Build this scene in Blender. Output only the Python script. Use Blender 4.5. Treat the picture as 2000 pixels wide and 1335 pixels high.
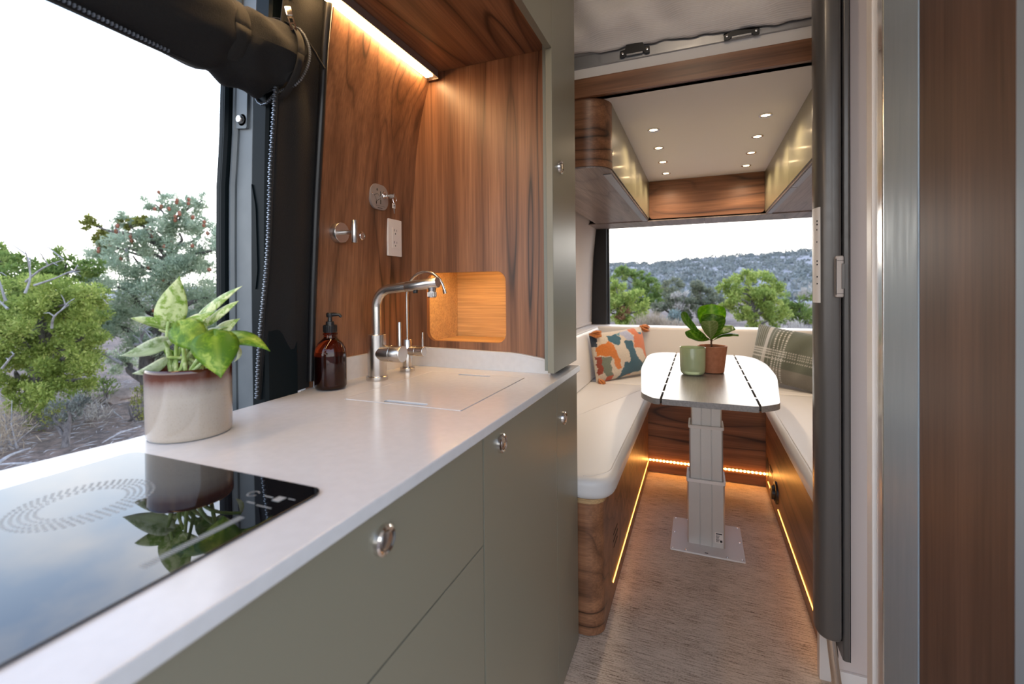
import bpy, bmesh, math, random
import numpy as np
from mathutils import Vector, Matrix

for o in list(bpy.data.objects):
    bpy.data.objects.remove(o, do_unlink=True)
SC = bpy.context.scene
COL = SC.collection
PI = math.pi

# ------------------------------------------------------------------ camera
f_px, yaw, pitch, roll, cy = 903.2, 0.384603, -0.0102957, -0.0089672, 573.14
Fv = Vector((-math.sin(yaw)*math.cos(pitch), math.cos(yaw)*math.cos(pitch), math.sin(pitch)))
R0 = Vector((math.cos(yaw), math.sin(yaw), 0))
U0 = R0.cross(Fv)
Rv = math.cos(roll)*R0 + math.sin(roll)*U0
Uv = Rv.cross(Fv)
cam = bpy.data.cameras.new('camera')
cam.sensor_width = 36.0
cam.lens = f_px/2000*36
cam.shift_y = (cy-667.5)/2000
cam.clip_start, cam.clip_end = 0.02, 2000
cam.dof.use_dof = True
cam.dof.focus_distance = 1.5
cam.dof.aperture_fstop = 3.2
camo = bpy.data.objects.new('camera', cam)
COL.objects.link(camo)
M = Matrix.Identity(4)
for i in range(3):
    M[i][0], M[i][1], M[i][2] = Rv[i], Uv[i], -Fv[i]
M[2][3] = 1.2
camo.matrix_world = M
SC.camera = camo

# ------------------------------------------------------------------ view
SC.view_settings.view_transform = 'Standard'
SC.view_settings.look = 'None'
SC.view_settings.gamma = 1
SC.view_settings.use_curve_mapping = False
SC.view_settings.exposure = 0.80
SC.cycles.use_denoising = True
SC.cycles.max_bounces = 12
SC.cycles.diffuse_bounces = 7
SC.cycles.sample_clamp_indirect = 6.0

# ------------------------------------------------------------------ world: evening sky, white near the horizon, blue overhead, thin cloud
wd = bpy.data.worlds.new('sky')
SC.world = wd
wd.use_nodes = True
wn, wl = wd.node_tree.nodes, wd.node_tree.links
wn.clear()
def WN(t, **k):
    n = wn.new(t)
    for a, b in k.items():
        setattr(n, a, b)
    return n
SKY = 2.05
tc = WN('ShaderNodeTexCoord')
sep = WN('ShaderNodeSeparateXYZ')
wl.new(tc.outputs['Generated'], sep.inputs[0])
rmp = WN('ShaderNodeValToRGB')
wl.new(sep.outputs['Z'], rmp.inputs[0])
els = rmp.color_ramp.elements
els[0].position = 0.0; els[0].color = (1.0, .985, .95, 1)
els[1].position = 1.0; els[1].color = (.10, .20, .42, 1)
for p, c in ((.17, (.93, .97, 1.0, 1)), (.33, (.62, .77, .97, 1)), (.50, (.30, .46, .76, 1))):
    e = els.new(p); e.color = c
mp = WN('ShaderNodeMapping')
mp.inputs['Scale'].default_value = (1.6, 1.6, 3.4)
wl.new(tc.outputs['Generated'], mp.inputs[0])
nz = WN('ShaderNodeTexNoise')
nz.inputs['Scale'].default_value = 2.1
nz.inputs['Detail'].default_value = 7
nz.inputs['Roughness'].default_value = .55
wl.new(mp.outputs[0], nz.inputs['Vector'])
cr = WN('ShaderNodeValToRGB')
cr.color_ramp.elements[0].position = .47
cr.color_ramp.elements[1].position = .68
wl.new(nz.outputs['Fac'], cr.inputs[0])
mul = WN('ShaderNodeMath', operation='MULTIPLY')
mul.inputs[1].default_value = .62
wl.new(cr.outputs[0], mul.inputs[0])
mix = WN('ShaderNodeMix', data_type='RGBA')
wl.new(mul.outputs[0], mix.inputs['Factor'])
wl.new(rmp.outputs[0], mix.inputs['A'])
mix.inputs['B'].default_value = (1.05, 1.03, 1.02, 1)
# the sun has just gone behind the ridge beyond the rear doors: a broad warm brightening there
dot = WN('ShaderNodeVectorMath', operation='DOT_PRODUCT')
wl.new(tc.outputs['Generated'], dot.inputs[0])
dot.inputs[1].default_value = Vector((-.18, .97, .10)).normalized()
mx = WN('ShaderNodeMath', operation='MAXIMUM'); mx.inputs[1].default_value = 0
wl.new(dot.outputs['Value'], mx.inputs[0])
pw = WN('ShaderNodeMath', operation='POWER'); pw.inputs[1].default_value = 5
wl.new(mx.outputs[0], pw.inputs[0])
glow = WN('ShaderNodeMix', data_type='RGBA', blend_type='ADD')
wl.new(pw.outputs[0], glow.inputs['Factor'])
wl.new(mix.outputs['Result'], glow.inputs['A'])
glow.inputs['B'].default_value = (.75, .62, .45, 1)
bg = WN('ShaderNodeBackground')
bg.inputs['Strength'].default_value = SKY
wl.new(glow.outputs['Result'], bg.inputs['Color'])
wo = WN('ShaderNodeOutputWorld')
wl.new(bg.outputs[0], wo.inputs[0])

# lamp levels used by the builders below
LED_BAR, LED_STRIP, DOWNLIGHT, CUBBY_LED = 26.0, 4.5, 5.5, 8.0
AISLE_FILL = 4.0  # level of the added, unseen aisle lamp
WARM = (1.0, .62, .28)
WARM2 = (1.0, .37, .055)

# ------------------------------------------------------------------ materials
def srgb(r, g, b):
    return tuple(((c/255)/12.92 if c/255 <= .04045 else ((c/255+.055)/1.055)**2.4) for c in (r, g, b))
class MT:
    def __init__(s, name, color=(.5, .5, .5), rough=.5, metal=0, spec=.5, coat=0, trans=0, ior=1.5, sheen=0, aniso=0):
        s.m = bpy.data.materials.new(name); s.m.use_nodes = True
        s.n, s.l = s.m.node_tree.nodes, s.m.node_tree.links
        s.b = s.n['Principled BSDF']; s.out = s.n['Material Output']
        s.b.inputs['Base Color'].default_value = (*color, 1)
        s.b.inputs['Roughness'].default_value = rough
        s.b.inputs['Metallic'].default_value = metal
        s.b.inputs['Specular IOR Level'].default_value = spec
        s.b.inputs['Coat Weight'].default_value = coat
        s.b.inputs['Coat Roughness'].default_value = .1
        s.b.inputs['Transmission Weight'].default_value = trans
        s.b.inputs['IOR'].default_value = ior
        s.b.inputs['Sheen Weight'].default_value = sheen
        s.b.inputs['Anisotropic'].default_value = aniso
    def N(s, t, **k):
        n = s.n.new(t)
        for a, b in k.items(): setattr(n, a, b)
        return n
    def coords(s, scale=(1, 1, 1), kind='Object', rot=(0, 0, 0)):
        t = s.N('ShaderNodeTexCoord'); m = s.N('ShaderNodeMapping')
        m.inputs['Scale'].default_value = scale
        m.inputs['Rotation'].default_value = rot
        s.l.new(t.outputs[kind], m.inputs[0])
        return m.outputs[0]
    def noise(s, vec, scale=5, detail=4, rough=.5, dist=0):
        n = s.N('ShaderNodeTexNoise')
        n.inputs['Scale'].default_value = scale; n.inputs['Detail'].default_value = detail
        n.inputs['Roughness'].default_value = rough; n.inputs['Distortion'].default_value = dist
        if vec is not None: s.l.new(vec, n.inputs['Vector'])
        return n.outputs['Fac']
    def ramp(s, fac, stops, interp='LINEAR'):
        r = s.N('ShaderNodeValToRGB'); r.color_ramp.interpolation = interp
        e = r.color_ramp.elements
        while len(e) < len(stops): e.new(.5)
        for i, (p, c) in enumerate(stops):
            e[i].position = p; e[i].color = (*c, 1) if len(c) == 3 else c
        s.l.new(fac, r.inputs[0])
        return r.outputs[0]
    def math(s, op, a, b=None):
        n = s.N('ShaderNodeMath', operation=op)
        for i, x in enumerate((a, b)):
            if x is None: continue
            if isinstance(x, (int, float)): n.inputs[i].default_value = x
            else: s.l.new(x, n.inputs[i])
        return n.outputs[0]
    def mixc(s, fac, a, b, blend='MIX'):
        n = s.N('ShaderNodeMix', data_type='RGBA', blend_type=blend)
        for k, x in (('Factor', fac), ('A', a), ('B', b)):
            if isinstance(x, (int, float)): n.inputs[k].default_value = x
            elif isinstance(x, tuple): n.inputs[k].default_value = (*x, 1) if len(x) == 3 else x
            else: s.l.new(x, n.inputs[k])
        return n.outputs['Result']
    def color(s, out): s.l.new(out, s.b.inputs['Base Color']); return s
    def rough(s, out): s.l.new(out, s.b.inputs['Roughness']); return s
    def bump(s, h, strength=.2, dist=.002):
        n = s.N('ShaderNodeBump'); n.inputs['Strength'].default_value = strength
        n.inputs['Distance'].default_value = dist
        s.l.new(h, n.inputs['Height']); s.l.new(n.outputs[0], s.b.inputs['Normal']); return s
    def emit(s, col, st):
        s.b.inputs['Emission Color'].default_value = (*col, 1); s.b.inputs['Emission Strength'].default_value = st; return s

def wood(name, axis, light, mid, dark, rough=.38, along=.32, across=3.2, rings=10.0, off=0.0, line=1.0):
    t = MT(name, mid, rough)
    i = 'xyz'.index(axis)
    def sc(a, l):
        v = [a]*3; v[i] = l
        c = t.coords(tuple(v)); c.node.inputs['Location'].default_value = (off, off*.7, off*1.3)
        return c
    a = t.noise(sc(across, along), 1.0, 2.0, .45, .7)
    ring = t.math('FRACT', t.math('MULTIPLY', a, rings))
    ln = t.ramp(ring, [(0, (.12, .11, .10)), (.025, (.16, .14, .13)), (.10, (.72, .70, .69)), (.35, (1.05, 1.05, 1.05)), (.75, (.95, .94, .93)), (.94, (.62, .58, .56)), (1, (.14, .12, .11))])
    fade = t.ramp(t.noise(sc(2.4, .5), 1.7, 2, .5), [(.38, (.15, .15, .15)), (.60, (line, line, line))])
    band = t.noise(sc(15, .3), 1, 3, .6, .3)
    col = t.mixc(t.ramp(band, [(.33, (0, 0, 0)), (.67, (1, 1, 1))]), tuple(.78*x for x in mid), light)
    col = t.mixc(fade, col, t.mixc(1.0, col, ln, 'MULTIPLY'))
    s2 = [170.]*3; s2[i] = 4.
    fb = t.noise(t.coords(tuple(s2)), 1, 3, .6)
    col = t.mixc(1.0, col, t.ramp(fb, [(.3, (.70, .68, .66)), (.7, (1.15, 1.15, 1.15))]), 'MULTIPLY')
    t.color(col).bump(fb, .08, .0006)
    return t.m
LW, MW, DW = (.345, .158, .078), (.215, .090, .042), (.042, .018, .010)
M_WOODZ = wood('walnut_vertical', 'z', LW, MW, DW)
M_WOODX = wood('walnut_horizontal', 'x', LW, MW, DW, off=3.1)
M_WOODY = wood('walnut_lengthwise', 'y', LW, MW, DW, off=1.7)
M_DARKWOOD = wood('dark_walnut_door', 'z', (.12, .062, .040), (.085, .043, .028), (.045, .023, .016), rough=.45, off=5., line=.5)
M_UNDER = wood('wood_underside_sheen', 'y', (.40, .33, .30), (.33, .26, .235), (.22, .165, .15), rough=.33, off=2., line=.5)  # window sheen on the wood put into a paler, greyer colour
M_BIRCH = wood('birch_ply', 'x', (.58, .37, .17), (.62, .40, .19), (.45, .26, .10), rough=.5, line=.04)

t = MT('olive_lacquer', (.205, .190, .138), .36)
t.bump(t.noise(t.coords((1, 1, 1)), 420, 2), .05, .0004); M_OLIVE = t.m
t = MT('olive_edge', (.20, .22, .19), .4); t.bump(t.noise(t.coords(), 300, 2), .03, .0004); M_OLIVE_EDGE = t.m
t = MT('gap_black', (.012, .012, .012), .8); t.bump(t.noise(t.coords(), 90), .05); M_GAP = t.m
t = MT('white_solid_surface', (.80, .79, .77), .2)
t.color(t.ramp(t.noise(t.coords(), 60, 2), [(.3, (.575, .572, .575)), (.7, (.605, .602, .605))])); M_WHITE = t.m
t = MT('brushed_steel', (.62, .59, .56), .27, 1)
t.rough(t.ramp(t.noise(t.coords((220, 220, 20)), 5, 2), [(.3, (.262, .262, .262)), (.7, (.272, .272, .272))])); M_STEEL = t.m
t = MT('polished_chrome', (.72, .68, .64), .1, 1)
t.rough(t.ramp(t.noise(t.coords(), 30, 2), [(.3, (.07, .07, .07)), (.7, (.14, .14, .14))])); M_CHROME = t.m
t = MT('ceramic_black_glass', (.004, .004, .005), .025, 0, .5, ior=1.62)
t.rough(t.ramp(t.noise(t.coords(), 18, 2), [(.3, (.015, .015, .015)), (.7, (.03, .03, .03))])); M_HOB = t.m
t = MT('printed_grey', (.24, .25, .25), .3); t.rough(t.noise(t.coords(), 20)); M_PRINT = t.m
def fabric(name, col, scale, rough=.9, sheen=.2, var=.25, bump=.5, aniso=(1, 1, 1)):
    t = MT(name, col, rough, sheen=sheen)
    c = t.coords(aniso)
    n = t.noise(c, scale, 4, .6)
    t.color(t.ramp(n, [(.3, tuple(x*(1-var) for x in col)), (.7, tuple(min(1, x*(1+var)) for x in col))]))
    t.bump(n, bump, .002)
    return t.m
M_BLACKFAB = fabric('black_canvas', (.0075, .0072, .0072), 380, sheen=0)
M_STRAP = fabric('black_webbing', (.014, .013, .012), 260, aniso=(1, 4, 1), sheen=0)
M_ZIP = MT('zip_teeth', (.30, .34, .40), .35, .8)
M_ZIP.rough(M_ZIP.noise(M_ZIP.coords(), 50)); M_ZIP = M_ZIP.m
t = MT('dark_painted_steel', (.006, .010, .012), .4, 0, .10)
t.bump(t.noise(t.coords(), 60, 2), .04, .0005); M_JAMB = t.m
t = MT('grey_painted_steel', (.20, .225, .25), .35, 0, .5)
t.color(t.ramp(t.noise(t.coords((1, 1, 1)), 14, 5), [(.3, (.125, .142, .152)), (.7, (.16, .178, .185))])); M_JAMBG = t.m
t = MT('cream_leather', (.66, .635, .615), .42, sheen=.1)
t.bump(t.noise(t.coords(), 260, 3), .18, .0008); M_LEATHER = t.m
t = MT('ceiling_lining', (.76, .73, .72), .85)
t.bump(t.noise(t.coords(), 340, 3), .2, .001); M_CEIL = t.m
M_WALLFAB = fabric('beige_wall_lining', (.55, .46, .39), 300, var=.08, bump=.2)
t = MT('offwhite_panel', (.82, .78, .74), .5); t.bump(t.noise(t.coords(), 200), .04); M_PANEL = t.m
t = MT('anodised_profile', (.40, .40, .41), .4, .7); t.rough(t.ramp(t.noise(t.coords((50, 50, 2)), 3), [(.3, (.3, .3, .3)), (.7, (.45, .45, .45))])); M_PROFILE = t.m
t = MT('blanket_corduroy', (.66, .61, .57), .95, sheen=.3)
w = t.N('ShaderNodeTexWave'); w.bands_direction = 'Z'; w.inputs['Scale'].default_value = 62; w.inputs['Distortion'].default_value = .6
t.l.new(t.coords(), w.inputs['Vector'])
t.color(t.ramp(w.outputs['Fac'], [(0, (.78, .73, .69)), (1, (.86, .81, .77))])); t.bump(w.outputs['Fac'], .35, .0015); M_BLANKET = t.m
t = MT('black_plastic', (.012, .012, .013), .35); t.bump(t.noise(t.coords(), 200), .05); M_BLACK = t.m
t = MT('white_plastic', (.74, .68, .63), .35); t.bump(t.noise(t.coords(), 100), .02); M_PLASTIC = t.m
t = MT('white_powdercoat', (.74, .71, .68), .4); t.bump(t.noise(t.coords(), 300), .06, .0005); M_POWDER = t.m
t = MT('column_aluminium', (.60, .57, .53), .38, .55)
t.rough(t.ramp(t.noise(t.coords((120, 120, 4)), 3), [(.3, (.3, .3, .3)), (.7, (.45, .45, .45))])); M_COLUMN = t.m
t = MT('table_laminate', (.21, .19, .175), .32, coat=.4)
t.b.inputs['Coat Roughness'].default_value = .30
c = t.coords((70, 3.5, 70)); n = t.noise(c, 2, 5, .65, .3)
t.color(t.ramp(n, [(.3, (.17, .15, .14)), (.55, (.23, .21, .195)), (.75, (.29, .27, .25))]))
t.bump(n, .03, .0005); M_TABLE = t.m
t = MT('grey_cassette', (.105, .094, .085), .34, .25); t.rough(t.ramp(t.noise(t.coords(), 40), [(.3, (.28, .28, .28)), (.7, (.36, .36, .36))])); M_CASS = t.m
t = MT('bathroom_wall', (.60, .50, .45), .55); t.bump(t.noise(t.coords(), 150), .03); M_BATH = t.m
t = MT('satin_aluminium', (.30, .36, .41), .42, .35); t.rough(t.ramp(t.noise(t.coords((20, 20, 2)), 3, 4), [(.3, (.36, .36, .36)), (.7, (.5, .5, .5))])); M_ALU = t.m
t = MT('bright_aluminium', (.80, .79, .78), .2, .9); t.rough(t.ramp(t.noise(t.coords((20, 20, 2)), 3, 4), [(.3, (.16, .16, .16)), (.7, (.26, .26, .26))])); M_ALUB = t.m
def emitter(name, col, st):
    t = MT(name, (.8, .7, .6), .5)
    n = t.noise(t.coords(), 3)
    t.emit(col, st)
    t.l.new(t.ramp(n, [(0, tuple(c*.97 for c in col)), (1, col)]), t.b.inputs['Emission Color'])
    return t.m
M_LEDBAR = emitter('warm_led_diffuser', WARM, LED_BAR)
M_LEDSTRIP = emitter('amber_led_strip', WARM2, LED_STRIP)
M_LEDBEAD = emitter('amber_led_bead', (1.0, .42, .09), LED_STRIP*6)
M_BULB = emitter('downlight_lens', (1.0, .70, .38), 14)
# woven vinyl floor
t = MT('woven_vinyl', (.35, .28, .23), .7)
a = t.noise(t.coords((9, 150, 1)), 1.6, 4, .7)
b = t.noise(t.coords((170, 170, 1)), 1.0, 2, .5)
d = t.noise(t.coords((3, 10, 1)), 1.0, 2, .5)
v = t.math('ADD', t.math('MULTIPLY', a, .8), t.math('MULTIPLY', b, .25))
v = t.math('ADD', v, t.math('MULTIPLY', d, .12))
t.color(t.ramp(v, [(.43, (.145, .095, .062)), (.52, (.46, .345, .255)), (.61, (.67, .535, .42)), (.8, (.77, .64, .53))]))
t.bump(v, .5, .0015); M_FLOOR = t.m
# ground
t = MT('desert_soil', (.2, .15, .13), .95)
a = t.noise(t.coords((1, 1, 1)), .9, 6, .65); b = t.noise(t.coords(), 7, 6, .75, .5)
v = t.math('ADD', t.math('MULTIPLY', a, .45), t.math('MULTIPLY', b, .55))
t.color(t.ramp(v, [(.34, (.07, .054, .048)), (.47, (.15, .113, .098)), (.56, (.26, .188, .155)), (.7, (.38, .29, .235))]))
t.bump(b, 1.0, .05); M_SOIL = t.m
t = MT('hazed_hillside_soil', (.3, .28, .28), .95)
a = t.noise(t.coords((1, 1, 1)), .05, 8, .7); b = t.noise(t.coords((1, .4, 1)), .35, 6, .7)
v = t.math('ADD', t.math('MULTIPLY', a, .5), t.math('MULTIPLY', b, .5))
t.color(t.ramp(v, [(.36, (.15, .165, .15)), (.46, (.235, .23, .23)), (.56, (.31, .29, .295)), (.7, (.42, .39, .38))])); M_HILL = t.m  # slope colours paled to stand in for distance haze
t = MT('bark', (.13, .11, .105), .95)
n = t.noise(t.coords((1, 1, .25)), 22, 5, .7); t.color(t.ramp(n, [(.3, (.05, .042, .04)), (.7, (.20, .175, .165))])); t.bump(n, 1, .02); M_BARK = t.m
t = MT('dead_wood', (.33, .31, .31), .9)
n = t.noise(t.coords((1, 1, .3)), 18, 4, .7); t.color(t.ramp(n, [(.3, (.20, .185, .185)), (.7, (.46, .44, .44))])); M_DEAD = t.m
t = MT('rock', (.32, .24, .20), .9); n = t.noise(t.coords(), 6, 5, .7); t.color(t.ramp(n, [(.3, (.20, .15, .13)), (.7, (.42, .33, .28))])); t.bump(n, .8, .03); M_ROCK = t.m
t = MT('pine_cone', (.28, .09, .045), .7); n = t.noise(t.coords(), 60, 3); t.color(t.ramp(n, [(.3, (.13, .04, .02)), (.7, (.42, .16, .085))])); M_CONE = t.m
def foliage(name, c1, c2, c3, trans=.3):
    t = MT(name, c2, .65, spec=.25)
    at = t.N('ShaderNodeAttribute'); at.attribute_name = 'tint'
    col = t.ramp(at.outputs['Fac'], [(0, c1), (.55, c2), (1, c3)])
    t.color(col)
    tr = t.N('ShaderNodeBsdfTranslucent'); t.l.new(col, tr.inputs['Color'])
    ms = t.N('ShaderNodeMixShader'); ms.inputs[0].default_value = trans
    t.l.new(t.b.outputs[0], ms.inputs[1]); t.l.new(tr.outputs[0], ms.inputs[2])
    t.l.new(ms.outputs[0], t.out.inputs[0])
    return t.m
M_JUN = foliage('juniper_foliage', (.18, .25, .055), (.38, .46, .115), (.64, .65, .22), .6)
M_JUN2 = foliage('juniper_foliage_deep', (.12, .19, .05), (.24, .33, .09), (.40, .46, .14), .6)
M_PINE = foliage('pinyon_needles', (.28, .35, .25), (.47, .55, .40), (.66, .70, .52), .6)
M_SAGE = foliage('sage_foliage', (.11, .12, .10), (.20, .215, .19), (.30, .32, .27))
M_RABBIT = foliage('rabbitbrush', (.13, .15, .03), (.26, .27, .06), (.42, .40, .12))
M_TAN = foliage('dry_grass', (.30, .23, .16), (.46, .37, .27), (.60, .51, .40))
M_PALE = foliage('pale_brush', (.36, .33, .29), (.50, .46, .41), (.62, .58, .53))
M_TEAL = foliage('blue_sage', (.13, .18, .17), (.22, .285, .27), (.32, .38, .36))
M_OLIVET = foliage('dull_green_foliage', (.13, .145, .10), (.235, .25, .165), (.36, .35, .22), .5)
M_FAR = foliage('hazed_scrub', (.15, .175, .165), (.215, .235, .225), (.29, .30, .29), .2)  # scrub tones lightened, with the haze put into the colour
M_RUST = foliage('dead_needles', (.22, .10, .05), (.34, .17, .09), (.42, .25, .15))

# ------------------------------------------------------------------ object helpers
ORG = {}
def org(p):
    return ORG.get(p.name, Vector((0, 0, 0))) if p else Vector((0, 0, 0))
def tag(o, label=None, cat=None, group=None, kind=None):
    if label: o['label'] = label
    if cat: o['category'] = cat
    if group: o['group'] = group
    if kind: o['kind'] = kind
    return o
def thing(name, label, cat, loc=(0, 0, 0), group=None, rot=None):
    o = bpy.data.objects.new(name, None); COL.objects.link(o)
    o.empty_display_size = .02
    o.location = loc
    if rot: o.rotation_euler = rot
    ORG[o.name] = Vector(loc) if not rot else Vector((0, 0, 0))   # rotated things take parts in their own frame
    return tag(o, label, cat, group)
def link(name, me, mat, parent=None, smooth=True, kind=None, ang=38, label=None):
    if mat is not None: me.materials.append(mat)
    if smooth and len(me.polygons):
        me.polygons.foreach_set('use_smooth', [True]*len(me.polygons))
        try: me.set_sharp_from_angle(angle=math.radians(ang))
        except Exception: pass
    o = bpy.data.objects.new(name, me); COL.objects.link(o)
    if parent:
        o.parent = parent; ORG[o.name] = org(parent)
    if kind: o['kind'] = kind
    if label: o['label'] = label
    return o
def mesh(name, verts, faces, mat, parent=None, **k):
    off = org(parent)
    me = bpy.data.meshes.new(name)
    me.from_pydata([tuple(Vector(v)-off) for v in verts], [], faces)
    bm = bmesh.new(); bm.from_mesh(me); bmesh.ops.recalc_face_normals(bm, faces=bm.faces); bm.to_mesh(me); bm.free()
    return link(name, me, mat, parent, **k)
def from_bm(name, bm, mat, parent=None, wn=True, **k):
    off = org(parent)
    if off.length: bmesh.ops.translate(bm, verts=bm.verts, vec=-off)
    bmesh.ops.recalc_face_normals(bm, faces=bm.faces)
    me = bpy.data.meshes.new(name); bm.to_mesh(me); bm.free()
    o = link(name, me, mat, parent, **k)
    if wn and k.get('smooth', True):
        m = o.modifiers.new('weighted', 'WEIGHTED_NORMAL'); m.keep_sharp = True; m.weight = 100
    return o
def bm_box(bm, a, b, bev=0, seg=2):
    r = bmesh.ops.create_cube(bm, size=1)
    for v in r['verts']:
        v.co = Vector([(a[i]+b[i])/2 + v.co[i]*abs(b[i]-a[i]) for i in range(3)])
    if bev:
        es = list({e for v in r['verts'] for e in v.link_edges})
        bmesh.ops.bevel(bm, geom=es, offset=bev, segments=seg, profile=.5, affect='EDGES')
def box(name, a, b, mat, parent=None, bev=0, seg=2, **k):
    bm = bmesh.new(); bm_box(bm, a, b, bev, seg)
    return from_bm(name, bm, mat, parent, **k)
def rrect(x0, x1, y0, y1, r, n=6):
    pts = []
    for cx, cy_, a0 in ((x1-r, y1-r, 0), (x0+r, y1-r, 90), (x0+r, y0+r, 180), (x1-r, y0+r, 270)):
        for i in range(n+1):
            a = math.radians(a0+90*i/n); pts.append((cx+r*math.cos(a), cy_+r*math.sin(a)))
    return pts
def roundpoly(pts, rs, n=6):
    out = []; N = len(pts)
    for i in range(N):
        p = Vector(pts[i]); a = Vector(pts[i-1]); b = Vector(pts[(i+1) % N])
        r = rs[i] if isinstance(rs, (list, tuple)) else rs
        if r <= 0: out.append(tuple(p)); continue
        d1 = (a-p).normalized(); d2 = (b-p).normalized()
        p1, p2 = p+d1*r, p+d2*r
        for k in range(n+1):
            s = k/n
            out.append(tuple((1-s)**2*p1+2*s*(1-s)*p+s*s*p2))
    return out
def prism(name, pts, axis, lo, hi, mat, parent=None, holes=(), bev=0, bseg=2, **k):
    """closed 2-D outline (with holes) pushed along an axis"""
    def to3(p, h):
        if axis == 'x': return (h, p[0], p[1])
        if axis == 'y': return (p[0], h, p[1])
        return (p[0], p[1], h)
    bm = bmesh.new(); loops = []
    for loop in [pts]+list(holes):
        vs = [bm.verts.new(to3(p, lo)) for p in loop]
        for i in range(len(vs)): bm.edges.new((vs[i-1], vs[i]))
        loops.append(vs)
    if holes:
        bmesh.ops.triangle_fill(bm, edges=bm.edges[:], use_beauty=True)
    else:
        bm.faces.new(loops[0])
    base = bm.faces[:]
    r = bmesh.ops.extrude_face_region(bm, geom=base)
    dv = Vector(to3((0, 0), hi-lo)) if axis != 'x' else Vector((hi-lo, 0, 0))
    if axis == 'y': dv = Vector((0, hi-lo, 0))
    if axis == 'z': dv = Vector((0, 0, hi-lo))
    bmesh.ops.translate(bm, verts=[g for g in r['geom'] if isinstance(g, bmesh.types.BMVert)], vec=dv)
    if bev:
        i = 'xyz'.index(axis)
        es = [e for e in bm.edges if len(e.link_faces) == 2 and abs(e.verts[0].co[i]-e.verts[1].co[i]) < 1e-6 and e.calc_face_angle(0) > .8]
        bmesh.ops.bevel(bm, geom=es, offset=bev, segments=bseg, profile=.5, affect='EDGES')
    return from_bm(name, bm, mat, parent, **k)
def slab(name, outline, z0, z1, r, mat, parent=None, n=5, rtop=None, **k):
    """cushion-like slab: outline in plan, rolled edges"""
    P = np.array(outline, float)
    nx = np.roll(P, -1, 0)-np.roll(P, 1, 0)
    nrm = np.stack([nx[:, 1], -nx[:, 0]], 1); nrm /= np.linalg.norm(nrm, axis=1)[:, None]+1e-9
    area = .5*np.sum(P[:, 0]*np.roll(P[:, 1], -1)-np.roll(P[:, 0], -1)*P[:, 1])
    if area < 0: nrm = -nrm
    rt = r if rtop is None else rtop
    lv = []
    for i in range(n+1):
        a = PI/2*i/n; lv.append((z0+r*(1-math.sin(a)), r*(1-math.cos(a))))
    lv = [(z0+r-r*math.cos(PI/2*i/n), r-r*math.sin(PI/2*i/n)) for i in range(n+1)]
    lv += [(z1-rt+rt*math.sin(PI/2*i/n), rt-rt*math.cos(PI/2*i/n)) for i in range(n+1)]
    V = []; Fc = []; m = len(P)
    for z, ins in lv:
        for p, q in zip(P, nrm): V.append((p[0]-q[0]*ins, p[1]-q[1]*ins, z))
    for j in range(len(lv)-1):
        for i in range(m):
            a, b = j*m+i, j*m+(i+1) % m
            Fc.append((a, b, b+m, a+m))
    Fc.append(tuple(range(m))); Fc.append(tuple(range((len(lv)-1)*m, len(lv)*m)))
    return mesh(name, V, Fc, mat, parent, ang=50, **k)
def lathe(name, prof, mat, parent=None, center=(0, 0, 0), axis='z', seg=28, **k):
    V = []; Fc = []; n = len(prof); cx = Vector(center)
    for i in range(seg):
        a = 2*PI*i/seg; c, s = math.cos(a), math.sin(a)
        for r, h in prof:
            r = max(r, 1e-5)
            if axis == 'z': p = (r*c, r*s, h)
            elif axis == 'x': p = (h, r*c, r*s)
            else: p = (r*c, h, r*s)
            V.append(tuple(cx+Vector(p)))
    for i in range(seg):
        j = (i+1) % seg
        for q in range(n-1):
            Fc.append((i*n+q, j*n+q, j*n+q+1, i*n+q+1))
    if prof[0][0] > 1e-4: Fc.append(tuple(i*n for i in range(seg)))
    if prof[-1][0] > 1e-4: Fc.append(tuple(i*n+n-1 for i in range(seg)))
    return mesh(name, V, Fc, mat, parent, **k)
def tube_data(pts, r, seg=10, V=None, Fc=None):
    V = [] if V is None else V; Fc = [] if Fc is None else Fc
    P = [Vector(p) for p in pts]; n = len(P)
    rs = r if isinstance(r, (list, tuple)) else [r]*n
    up = None; base = len(V)
    for i in range(n):
        d = (P[min(i+1, n-1)]-P[max(i-1, 0)]).normalized()
        if up is None:
            up = Vector((0, 0, 1)) if abs(d.z) < .9 else Vector((1, 0, 0))
        up = (up-d*up.dot(d)).normalized(); sd = d.cross(up)
        for k in range(seg):
            a = 2*PI*k/seg
            V.append(tuple(P[i]+(up*math.cos(a)+sd*math.sin(a))*rs[i]))
    for i in range(n-1):
        for k in range(seg):
            a, b = base+i*seg+k, base+i*seg+(k+1) % seg
            Fc.append((a, b, b+seg, a+seg))
    Fc.append(tuple(base+k for k in range(seg))); Fc.append(tuple(base+(n-1)*seg+k for k in range(seg)))
    return V, Fc
def tube(name, pts, r, mat, parent=None, seg=10, **k):
    V, Fc = tube_data(pts, r, seg)
    return mesh(name, V, Fc, mat, parent, **k)
def smooth_path(pts, n=6):
    P = [Vector(p) for p in pts]; out = []
    for i in range(len(P)-1):
        p0, p1, p2, p3 = P[max(i-1, 0)], P[i], P[i+1], P[min(i+2, len(P)-1)]
        for k in range(n):
            s = k/n
            out.append(.5*((2*p1)+(p2-p0)*s+(2*p0-5*p1+4*p2-p3)*s*s+(3*p1-p0-3*p2+p3)*s**3))
    out.append(P[-1]); return out
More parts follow.
